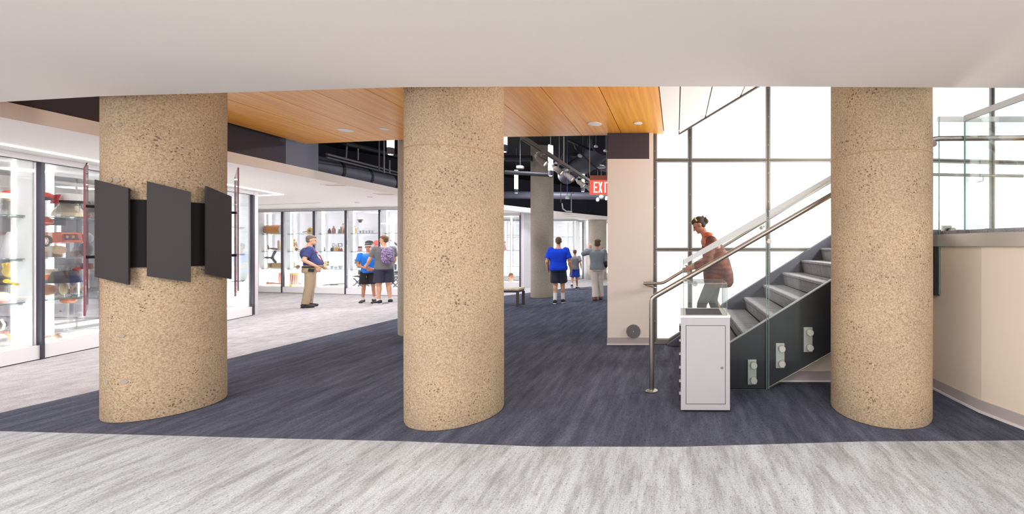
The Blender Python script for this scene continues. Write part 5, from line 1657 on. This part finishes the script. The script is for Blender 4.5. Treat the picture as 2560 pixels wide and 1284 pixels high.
mat('cloth_royal', srgb(0, 66, 226), .85, bump=(22, .6, .02))
mat('cloth_blue_shorts', srgb(36, 70, 178), .85, bump=(22, .6, .02))
mat('cloth_sweater', srgb(140, 148, 154), .9, bump=(40, .6, .01))
mat('cloth_white', srgb(232, 222, 212), .85, bump=(18, .6, .02))
mat('cloth_leggings', srgb(62, 52, 56), .8, bump=(22, .5, .02))
mat('sock_white', srgb(232, 230, 230), .9)
mat('purple_cloth', srgb(120, 104, 140), .8)
mat('cloth_grey_tee', srgb(124, 122, 130), .85, bump=(22, .6, .02))

def plaid(name, base, dark, light, sc):
    m = bpy.data.materials.new(name)
    m.use_nodes = True
    nt = m.node_tree
    N, L = nt.nodes, nt.links
    b = N['Principled BSDF']; b.inputs['Roughness'].default_value = .85
    tc = N.new('ShaderNodeTexCoord')
    w1 = N.new('ShaderNodeTexWave'); w1.bands_direction = 'Z'; w1.inputs['Scale'].default_value = sc; w1.inputs['Distortion'].default_value = 8
    w2 = N.new('ShaderNodeTexNoise'); w2.inputs['Scale'].default_value = sc*1.3; w2.inputs['Detail'].default_value = 5
    L.new(tc.outputs['Object'], w1.inputs[0]); L.new(tc.outputs['Object'], w2.inputs[0])
    ad = N.new('ShaderNodeMath'); ad.operation = 'MULTIPLY_ADD'; ad.inputs[1].default_value = .12
    L.new(w1.outputs['Fac'], ad.inputs[0]); L.new(w2.outputs['Fac'], ad.inputs[2])
    r = ramp(nt, [(.4, dark), (.55, base), (.7, light)])
    L.new(ad.outputs[0], r.inputs[0]); L.new(r.outputs[0], b.inputs['Base Color'])
    MATS[name] = m
plaid('poncho', srgb(112, 62, 52), srgb(84, 46, 42), srgb(140, 84, 60), 5)
plaid('plaid_purple', srgb(126, 108, 146), srgb(74, 60, 92), srgb(176, 160, 190), 22)

def remeshed(mb_, name, m, voxel, parent, smooth_it=4):
    me = mb_.mesh(name)
    o = bpy.data.objects.new(name, me)
    COL.objects.link(o)
    md = o.modifiers.new('r', 'REMESH')
    md.mode = 'VOXEL'
    md.voxel_size = voxel
    sm = o.modifiers.new('s', 'SMOOTH')
    sm.factor = .5
    sm.iterations = smooth_it
    dg = bpy.context.evaluated_depsgraph_get()
    dg.update()
    ev = o.evaluated_get(dg)
    nm = bpy.data.meshes.new_from_object(ev, depsgraph=dg)
    o.modifiers.clear()
    o.data = nm
    nm.materials.clear()
    nm.materials.append(MATS[m])
    nm.shade_smooth()
    o.parent = parent
    return o

class Person:
    def __init__(s, label, loc, facing, H, j=None, girth=1.0, belly=0.0, fat=1.0, head_yaw=0, head_pitch=0):
        """facing: compass direction the chest points to, degrees from +y, clockwise seen from above"""
        s.t = thing('person', label, 'person', loc, -R(facing))
        s.H = H
        J = {'pelvis': (0, 0, .525), 'waist': (0, .0, .60), 'chest': (0, 0, .72), 'neck': (0, -.004, .822), 'head': (0, .012, .93)}
        for sd, sg in (('r', 1), ('l', -1)):
            J['sh_'+sd] = (.108*sg, -.002, .795)
            J['el_'+sd] = (.140*sg, -.015, .625)
            J['wr_'+sd] = (.140*sg, .03, .480)
            J['hip_'+sd] = (.050*sg, 0, .50)
            J['kn_'+sd] = (.056*sg, .012, .28)
            J['an_'+sd] = (.058*sg, -.012, .045)
            J['toe_'+sd] = (.070*sg, .07, .015)
        if j: J.update(j)
        s.J = {k: Vector(v)*H for k, v in J.items()}
        s.g, s.belly, s.fat = girth, belly, fat
        s.HM = Matrix.Rotation(-R(head_yaw), 3, 'Z') @ Matrix.Rotation(-R(head_pitch), 3, 'X')
    def torso(s, b, grow=0.0, z0=.49, z1=.82, flare=0):
        H, J, g = s.H, s.J, s.g
        rings = [(.48, .088, .066), (.50, .096, .072), (.54, .099, .074), (.58, .092, .068), (.62, .087, .064), (.67, .093, .067), (.72, .102, .071), (.76, .109, .069), (.785, .104, .062), (.805, .078, .050), (.822, .045, .042), (.84, .036, .038)]
        keys = [(J['pelvis'].z/H, J['pelvis']), (J['waist'].z/H, J['waist']), (J['chest'].z/H, J['chest']), (J['neck'].z/H, J['neck'])]
        std = [.525, .60, .72, .822]
        out = []
        for z, rx, ry in rings:
            if z < z0-1e-6 or z > z1+1e-6: continue
            # position along the spine
            for i in range(3):
                if z <= std[i+1] or i == 2: break
            t = (z-std[i])/(std[i+1]-std[i])
            p = keys[i][1].lerp(keys[i+1][1], t)
            bl = s.belly*math.exp(-((z-.60)/.06)**2)
            e = grow+(flare*max(0, (.60-z)/.1) if flare else 0)
            k = 1 if z < .79 else 1-.6*(z-.79)/.05
            wide = 1+(g-1)*max(k, 0)
            out.append((p.x, p.y+bl*H*.5, p.z, rx*H*wide+e, (ry*wide+bl*.5)*H+e))
        b.loft(out, 28)
    def limb(s, b, a, c, r0, r1, grow=0, t0=0, t1=1):
        p, q = s.J[a], s.J[c]
        A, B = p.lerp(q, t0), p.lerp(q, t1)
        H = s.H*s.fat
        ra, rb = r0+(r1-r0)*t0, r0+(r1-r0)*t1
        b.cap(A, B, ra*H+grow, rb*H+grow, 14)
    def hand(s, b, sd, dirv=None, curl=.35, palm=None):
        J = s.J
        w = J['wr_'+sd]
        d = (Vector(dirv) if dirv else (w-J['el_'+sd])).normalized()
        pn = Vector(palm) if palm else Vector((-1 if sd == 'r' else 1, 0, 0))
        pn = (pn-d*pn.dot(d)).normalized()      # palm normal
        sdv = d.cross(pn).normalized()          # across the palm
        # thumb towards the front
        if sdv.y < 0: sdv = -sdv
        k = s.H/1.75
        for i in range(4):
            o_ = sdv*((i-1.5)*.019*k)
            b.cap(w+d*.012*k+o_*.7, w+d*.088*k+o_, .0125*k, .0105*k, 10)
        ln = (.058, .072, .077, .068)
        for i in range(4):
            o_ = sdv*((i-1.5)*.0205*k)
            base = w+d*.09*k+o_
            d1 = (d*math.cos(curl)+pn*math.sin(curl)).normalized()
            d2 = (d*math.cos(curl*2.2)+pn*math.sin(curl*2.2)).normalized()
            m_ = base+d1*ln[i]*.5*k
            b.cap(base, m_, .0092*k, .0085*k, 10)
            b.cap(m_, m_+d2*ln[i]*.5*k, .0085*k, .007*k, 10)
        tb = w+d*.03*k+sdv*.03*k
        t1 = tb+(d*.6+sdv*.65+pn*.3).normalized()*.038*k
        b.cap(tb, t1, .0125*k, .0105*k, 10)
        b.cap(t1, t1+(d*.9+sdv*.2+pn*.35).normalized()*.032*k, .0105*k, .008*k, 10)
    def body(s, skin, bare_legs=True, hands=(None, None)):
        H, J, M = s.H, s.J, s.HM
        b = MB()
        s.torso(b, 0, .49, .84)
        hc = J['head']
        k = H/1.75
        b.cap(J['neck']-Vector((0, 0, .02)), J['neck'].lerp(hc, .55), .054*k, .050*k, 16)
        b.ell(hc+M @ Vector((0, -.008, .028))*k, (.074*k, .092*k, .088*k), 20, 14, M)
        b.ell(hc+M @ Vector((0, .018, -.045))*k, (.056*k, .066*k, .066*k), 18, 12, M)
        b.ell(hc+M @ Vector((0, .062, -.088))*k, (.026*k, .022*k, .022*k), 12, 8, M)   # chin
        b.cap(hc+M @ Vector((0, .085, .008))*k, hc+M @ Vector((0, .103, -.030))*k, .009*k, .0145*k, 10)  # nose
        b.cap(hc+M @ Vector((-.035, .078, .022))*k, hc+M @ Vector((.035, .078, .022))*k, .012*k, .012*k, 8)  # brow
        for sg in (-1, 1):
            b.ell(hc+M @ Vector((.076*sg, -.008, -.005))*k, (.010*k, .020*k, .032*k), 10, 8, M)
        for i, sd in enumerate('rl'):
            s.limb(b, 'sh_'+sd, 'el_'+sd, .030, .024)
            s.limb(b, 'el_'+sd, 'wr_'+sd, .0245, .0155)
            h = hands[i] or {}
            s.hand(b, sd, **h)
            s.limb(b, 'hip_'+sd, 'kn_'+sd, .050, .034)
            s.limb(b, 'kn_'+sd, 'an_'+sd, .033, .021)
            p, q = J['kn_'+sd], J['an_'+sd]
            cc = p.lerp(q, .28)+Vector((0, -.012*H, 0))
            b.ell(cc, (.030*H*s.fat, .030*H*s.fat, .062*H), 12, 10)
            b.cap(J['an_'+sd], J['an_'+sd].lerp(J['toe_'+sd], .7)+Vector((0, 0, .012)), .018*H, .011*H, 10)
        o = remeshed(b, 'body', skin, .0068, s.t, 3)
        s.body_o = o
        # face
        for sg in (-1, 1):
            MB().ell(hc+M @ Vector((.031*sg, .0815, .004))*k, (.013*k, .008*k, .007*k), 12, 8, M).build('eye', 'eye_dark', s.t, smooth=True)
        MB().ell(hc+M @ Vector((0, .083, -.058))*k, (.022*k, .007*k, .006*k), 12, 8, M).build('lips', 'lip', s.t, smooth=True)
        return o
    def hair(s, m, style='short'):
        b = MB(); hc, M, k = s.J['head'], s.HM, s.H/1.75
        b.ell(hc+M @ Vector((0, -.024, .046))*k, (.080*k, .088*k, .080*k), 20, 14, M)
        if style != 'bald': b.ell(hc+M @ Vector((0, .012, .072))*k, (.068*k, .075*k, .052*k), 16, 10, M)
        b.ell(hc+M @ Vector((0, -.05, -.0))*k, (.066*k, .055*k, .07*k), 16, 10, M)
        if style == 'bob':
            b.ell(hc+M @ Vector((0, -.03, -.03))*k, (.088*k, .075*k, .07*k), 16, 10, M)
            b.ell(hc+M @ Vector((.04, -.03, .07))*k, (.06*k, .07*k, .05*k), 12, 8, M)
        if style == 'bun':
            b.ell(hc+M @ Vector((0, -.115, -.0))*k, (.045*k, .042*k, .042*k), 14, 10, M)
            b.cap(hc+M @ Vector((0, -.10, .03))*k, hc+M @ Vector((0, -.115, .09))*k, .02*k, .012*k, 8)
            b.cap(hc+M @ Vector((0, -.12, .03))*k, hc+M @ Vector((.0, -.155, .06))*k, .016*k, .008*k, 8)
        return remeshed(b, 'hair', m, .0075, s.t, 3)
    def shirt(s, m, sleeve=.62, hem=.49, grow=.014, nm='shirt', flare=.0, collar=False):
        b = MB()
        s.torso(b, grow, hem, .822, flare)
        for sd in 'rl':
            A, B = s.J['sh_'+sd], s.J['el_'+sd]
            H = s.H*s.fat
            if sleeve <= 1:
                e = A.lerp(B, sleeve)
                b.ell(A, (.037*H+grow,)*3, 14, 10)
                b.cyl(A, e, .036*H+grow*.8, .032*H+grow*1.3, n=18)
            else:
                b.ell(A, (.035*H+grow,)*3, 14, 10)
                b.cap(A, B, .034*H+grow*.8, .028*H+grow, 14)
                b.cyl(B, B.lerp(s.J['wr_'+sd], sleeve-1), .028*H+grow, .021*H+grow, n=16)
        o = remeshed(b, nm, m, .011, s.t, 3)
        return o
    def pants(s, m, to='ankle', grow=.016, nm='trousers', flare=.0):
        b = MB()
        J, H = s.J, s.H*s.fat
        s.torso(b, grow*.8, .48, .58)
        for sd in 'rl':
            hp, kn, an = J['hip_'+sd], J['kn_'+sd], J['an_'+sd]
            up = hp+Vector((0, 0, .02*H))
            b.ell(hp, (.052*H+grow, .056*H+grow, .05*H), 16, 10)
            if to == 'knee':
                e = hp.lerp(kn, .86)
                b.cyl(up, e, .054*H+grow, .046*H+grow+.012+flare, n=20)
            else:
                b.cap(up, kn, .053*H+grow, .036*H+grow, 18)
                e = kn.lerp(an, .97)
                b.cyl(kn, e, .036*H+grow, .030*H+grow+flare, n=18)
                b.ell(kn, (.036*H+grow,)*3, 14, 10)
        return remeshed(b, nm, m, .011, s.t, 4)
    def shoes(s, m, sole='white', socks=None, sock_h=.5):
        J, H = s.J, s.H
        for sd in 'rl':
            an, toe = J['an_'+sd], J['toe_'+sd]
            d = (toe-an); dz = d.z; d.z = 0
            if d.length < 1e-4: d = Vector((0, 1, 0))
            d.normalize()
            yaw = math.atan2(d.y, d.x)-PI/2
            ht = max(0, J['an_'+sd].z-.045*H)
            base = Vector((an.x, an.y, ht))-d*.03*H
            M = Matrix.Translation(base) @ Matrix.Rotation(yaw, 4, 'Z')
            tilt = -math.atan2(ht-max(0, toe.z-.015*H), .15*H)
            M = M @ Matrix.Rotation(tilt, 4, 'X')
            b = MB(); b.xf = M
            L_ = .155*H
            rings = [(0, .0), (.0, 0)]
            # length along y
            b.ell((0, .02*H, .032*H), (.032*H, .038*H, .032*H), 14, 10)
            b.ell((0, .065*H, .024*H), (.032*H, .056*H, .025*H), 14, 10)
            b.ell((0, .100*H, .020*H), (.031*H, .038*H, .020*H), 14, 10)
            b.cyl((0, .012*H, .03*H), (0, .008*H, .055*H), .026*H, .025*H, n=14)
            o = remeshed(b, 'shoe', m, .007, s.t, 3)
            sb_ = MB(); sb_.xf = M
            pts = []
            for k_ in range(16):
                t = 2*PI*k_/16
                pts.append((.028*H*math.cos(t)*(1 if math.sin(t) > 0 else .9), .055*H+.074*H*math.sin(t)))
            sb_.prism(pts, 0, .0125*H)
            sb_.build('sole', sole, o)
            if socks:
                MB().cyl(an+Vector((0, 0, -.01)), an.lerp(J['kn_'+sd], sock_h), .0235*H*s.fat+.003, .026*H*s.fat+.003, n=16).build('sock', socks, s.t, smooth=True)

# 1 --- bearded man in navy shirt and khaki trousers, profile to the right
p = Person('person in navy short-sleeved shirt and khaki trousers, hand in pocket, facing right', (-8.70, 9.80, 0), 52, 1.72,
    {'waist': (0, .012, .605), 'chest': (0, -.02, .72), 'neck': (0, -.02, .822), 'head': (0, .012, .925),
     'el_r': (.165, -.055, .655), 'wr_r': (.125, .075, .565), 'el_l': (-.155, -.03, .64), 'wr_l': (-.12, .10, .56),
     'hip_r': (.05, .01, .50), 'kn_r': (.058, -.012, .28), 'an_r': (.056, -.05, .045), 'toe_r': (.07, .05, .015), 'kn_l': (-.06, .0, .28), 'an_l': (-.06, -.02, .045), 'toe_l': (-.08, .08, .015)},
    girth=1.12, belly=.062, fat=1.06, head_pitch=5)
p.body('skin', hands=({'dirv': (-.2, .3, -1), 'curl': .3}, None))
p.hair('hair_grey')
p.shirt('cloth_navy', .72, .55, .016)
p.pants('cloth_khaki', 'ankle', .016, flare=.006)
p.shoes('near_black', 'black')
k_ = 1.72/1.75; hc = p.J['head']
b = MB(); b.ell(hc+Vector((0, .050, -.080))*k_, (.052*k_, .042*k_, .036*k_), 14, 10); remeshed(b, 'beard', 'beard', .007, p.t, 3)
MB().lathe([(.118*1.72*1.1, .0), (.118*1.72*1.1, .034)], c=(0, .02, .555*1.72), n=24).build('belt', 'black', p.t, smooth=True) if False else MB().loft([(0, .012, .548*1.72, .208, .165), (0, .014, .568*1.72, .208, .168)], 28).build('belt', 'near_black', p.t, smooth=True)
MB().cbox((.205, .03, .515*1.72), (.035, .11, .075), rx=R(-8)).build('phone_holster', 'black', p.t, bevel=.008)
MB().tube([(.05, .03, .81*1.72), (.08, .12, .76*1.72), (.06, .185, .70*1.72), (.05, .235, .63*1.72), (.05, .25, .59*1.72)], .012, 8).build('lanyard', 'red', p.t, smooth=True)
MB().cbox((.105, .155, .735*1.72), (.04, .035, .03), rz=R(35)).build('name_badge', 'white', p.t)

# 2 --- boy in blue T-shirt and cap
p = Person('person in bright blue T-shirt, black shorts and white-brimmed cap, facing the hall', (-7.93, 10.62, 0), 138, 1.53,
    {'el_r': (.145, .01, .635), 'wr_r': (.04, .10, .575), 'el_l': (-.15, .0, .63), 'wr_l': (-.06, .10, .56), 'an_r': (.075, -.01, .045), 'an_l': (-.085, -.01, .045), 'toe_r': (.11, .06, .015), 'toe_l': (-.12, .06, .015),
     'kn_r': (.062, .01, .28), 'kn_l': (-.066, .01, .28)},
    girth=.92, fat=.9, head_yaw=4)
p.body('skin_tan', hands=({'dirv': (-1, .1, -.1), 'palm': (0, -1, 0)}, {'dirv': (1, .1, -.1), 'palm': (0, -1, 0)}))
p.hair('hair_dark')
p.shirt('cloth_sky', .62, .49, .02)
p.pants('cloth_black', 'knee', .02, 'shorts', .012)
p.shoes('near_black', 'white', 'sock_white', .22)
hc = p.J['head']; k_ = 1.53/1.75
c_ = MB().ell(hc+Vector((0, -.006, .066))*k_, (.086*k_, .100*k_, .062*k_), 18, 10).build('cap', 'near_black', p.t, smooth=True)
MB().loft([(0, .055*k_+hc.y, hc.z+.042*k_, .080*k_, .085*k_), (0, .05*k_+hc.y, hc.z+.056*k_, .076*k_, .08*k_)], 20).build('cap_brim', 'white', c_, smooth=True)
MB().ell((0, .148, .70*1.53), (.022, .006, .018), 10, 8).build('shirt_print', 'lgrey', p.t)
fz = MB()
for dz in (0, -.045, -.09):
    fz.box(-.0, .055, -.004, .004, dz, dz+.018)
fz.box(-.0, .016, -.004, .004, -.12, .018)
o = fz.build('shorts_print', 'white', p.t); o.location = (.045, .094, .435*1.53)

# 3 --- man with purple backpack, seen from behind
p = Person('person in grey T-shirt and navy shorts carrying a purple plaid backpack', (-7.40, 10.45, 0), -52, 1.725,
    {'el_l': (-.165, .06, .64), 'wr_l': (-.17, .155, .555), 'el_r': (.14, .02, .63), 'wr_r': (.12, .10, .52), 'kn_l': (-.06, .02, .28), 'an_l': (-.07, .0, .045), 'an_r': (.075, -.01, .045), 'toe_l': (-.12, .06, .015), 'toe_r': (.10, .065, .015)},
    girth=1.1, belly=.02, fat=1.05, head_yaw=-38)
p.body('skin', hands=({}, {'palm': (1, 0, 0), 'dirv': (-.3, 1, -.2)}))
p.hair('hair_brown')
p.shirt('cloth_grey', .66, .485, .022)
p.pants('cloth_shorts', 'knee', .022, 'shorts', .016)
p.shoes('near_black', 'white', 'sock_white', .12)
b = MB(); b.ell((.01, -.215, 1.235), (.15, .095, .20), 20, 14); b.ell((.01, -.225, 1.13), (.145, .095, .13), 18, 12)
bp = remeshed(b, 'backpack', 'plaid_purple', .012, p.t, 4)
b = MB(); b.ell((.01, -.305, 1.15), (.105, .045, .095), 16, 10)
remeshed(b, 'front_pocket', 'plaid_purple', .01, bp, 3)
MB().tube([(.01+.09*math.cos(t*PI/8), -.318, 1.22+.05*math.sin(t*PI/8)) for t in range(9)], .005, 6).build('zip', 'lgrey', bp)
for sg in (-1, 1):
    MB().tube([(sg*.09, -.14, 1.36), (sg*.11, -.06, 1.43), (sg*.125, .06, 1.40), (sg*.13, .12, 1.28)], .02, 8).build('strap', 'purple_cloth', bp, smooth=True)

# 4 --- man in royal blue polo walking away
p = Person('person in royal blue polo shirt and navy shorts walking away', (-2.98, 10.45, 0), -15, 1.685,
    {'el_r': (.165, -.02, .63), 'wr_r': (.185, .03, .48), 'el_l': (-.165, -.01, .63), 'wr_l': (-.15, .06, .49), 'kn_l': (-.045, .03, .285), 'an_l': (-.05, -.05, .05), 'toe_l': (-.055, .03, .012),
     'kn_r': (.06, .06, .285), 'an_r': (.065, .06, .045), 'toe_r': (.08, .145, .015)},
    girth=1.22, belly=.02, fat=1.08)
p.body('skin', hands=({'curl': .5}, {}))
p.hair('hair_brown')
p.shirt('cloth_royal', .72, .485, .024)
p.pants('cloth_shorts', 'knee', .018, 'shorts', .01)
p.shoes('near_black', 'white', 'sock_white', .45)

# 5 --- small boy beyond him
p = Person('small person in grey T-shirt and blue shorts striding behind the polo man', (-3.40, 13.85, 0), -8, 1.34,
    {'el_r': (.15, -.06, .64), 'wr_r': (.16, -.02, .52), 'el_l': (-.15, .04, .63), 'wr_l': (-.14, .13, .56), 'kn_l': (-.06, .03, .29), 'an_l': (-.06, -.13, .13), 'toe_l': (-.06, -.09, .05),
     'kn_r': (.045, .05, .285), 'an_r': (.05, .05, .045), 'toe_r': (.09, .12, .015)}, girth=1.0, fat=1.0)
p.body('skin_tan')
p.hair('hair_brown')
p.shirt('cloth_grey_tee', .62, .49, .018)
p.pants('cloth_blue_shorts', 'knee', .018, 'shorts', .01)
p.shoes('near_black', 'white', 'sock_white', .15)

# 6 --- woman in grey sweater and white trousers
p = Person('person in grey sweater and white trousers with a dark shoulder bag', (-2.12, 11.1, 0), -14, 1.645,
    {'el_l': (-.22, .03, .76), 'wr_l': (-.12, .11, .84), 'el_r': (.155, -.02, .64), 'wr_r': (.15, .06, .53), 'kn_r': (.05, .05, .285), 'an_r': (.06, .08, .045), 'toe_r': (.07, .15, .015), 'kn_l': (-.04, .0, .28), 'an_l': (-.035, -.04, .045), 'toe_l': (-.05, .04, .015)},
    girth=1.12, fat=1.06)
p.body('skin', hands=({}, {'dirv': (.4, .2, .9), 'palm': (0, 1, 0)}))
p.hair('hair_brown', 'bob')
p.shirt('cloth_sweater', 1.75, .485, .022, 'sweater')
p.pants('cloth_white', 'ankle', .02, flare=.012)
p.shoes('brown', 'near_black')
b = MB(); b.ell((.235, .0, .60*1.645), (.05, .12, .13), 16, 10)
bg_ = remeshed(b, 'shoulder_bag', 'near_black', .012, p.t, 3)
MB().tube([(.225, -.06, 1.06), (.20, -.03, 1.28), (.14, .0, 1.40), (.18, .06, 1.30), (.225, .06, 1.06)], .01, 6).build('bag_strap', 'near_black', bg_)

# 7 --- woman coming down the stairs
p = Person('person in rust-coloured wrap looking down while descending the stairs', (.50, 5.1, .356), -86, 1.48,
    {'waist': (0, .0, .60), 'chest': (0, .025, .72), 'neck': (0, .075, .815), 'head': (0, .145, .915), 'sh_r': (.105, .045, .785), 'sh_l': (-.105, .045, .785),
     'el_r': (.15, .015, .63), 'wr_r': (.14, .12, .55), 'el_l': (-.165, .08, .60), 'wr_l': (-.13, .21, .56),
     'kn_l': (-.06, .12, .265), 'an_l': (-.06, .15, -.075), 'toe_l': (-.06, .23, -.105), 'kn_r': (.055, .03, .28), 'an_r': (.055, -.05, .045), 'toe_r': (.06, .03, .015)},
    girth=1.2, belly=.02, fat=1.05, head_pitch=30)
p.body('skin_dark', hands=({}, {'curl': .5}))
p.hair('hair_dark', 'bun')
H = 1.48; J = p.J
b = MB()
b.loft([(0, -.03, .40*H, .17, .15), (0, -.03, .44*H, .20, .185), (0, -.02, .52*H, .205, .185), (0, .0, .62*H, .195, .165), (0, .03, .70*H, .185, .15), (0, .06, .765*H, .16, .12), (0, .09, .80*H, .11, .09), (0, .11, .825*H, .07, .065)], 28)
for sd in 'rl':
    b.ell(J['sh_'+sd], (.07, .07, .06), 14, 10)
    b.cap(J['sh_'+sd], J['el_'+sd], .06, .062, 14)
    b.cyl(J['el_'+sd], J['el_'+sd].lerp(J['wr_'+sd], .7), .06, .06, n=16)
remeshed(b, 'wrap', 'poncho', .012, p.t, 5)
b = MB()
b.ell((0, .11, .835*H), (.075, .07, .035), 16, 10)
b.cap((-.03, .14, .80*H), (-.05, .17, .70*H), .03, .02)
remeshed(b, 'scarf', 'scarf_rust', .01, p.t, 3) if 'scarf_rust' in MATS else remeshed(b, 'scarf', mat('scarf_rust', srgb(184, 92, 58), .85).name, .01, p.t, 3)
p.pants('cloth_leggings', 'ankle', .006, 'leggings')
hd_ = p.J['head']
k_ = H/1.75
# shoes follow the steps
class _S: pass
for sd, zf in (('r', 0.0), ('l', -.178)):
    an = J['an_'+sd]
    b = MB()
    for yy, zz, r_ in ((-.012, .035, (.04, .05, .04)), (.05, .028, (.042, .075, .03)), (.10, .022, (.04, .045, .022))):
        b.ell((an.x, an.y+yy, zf+zz), r_, 14, 10)
    o = remeshed(b, 'shoe', 'near_black', .008, p.t, 3)
    MB().box(an.x-.038, an.x+.038, an.y-.05, an.y+.13, zf+.001, zf+.016).build('sole', 'black', o, bevel=.004)
MB().tube([hd_+p.HM @ (Vector((x_, .02-.02*abs(x_)/.08, .125-(.06 if abs(x_) > .07 else 0)))*k_) for x_ in (-.085, -.06, -.02, .02, .06, .085)], .009, 6).build('hair_band', 'gold', p.t, smooth=True)
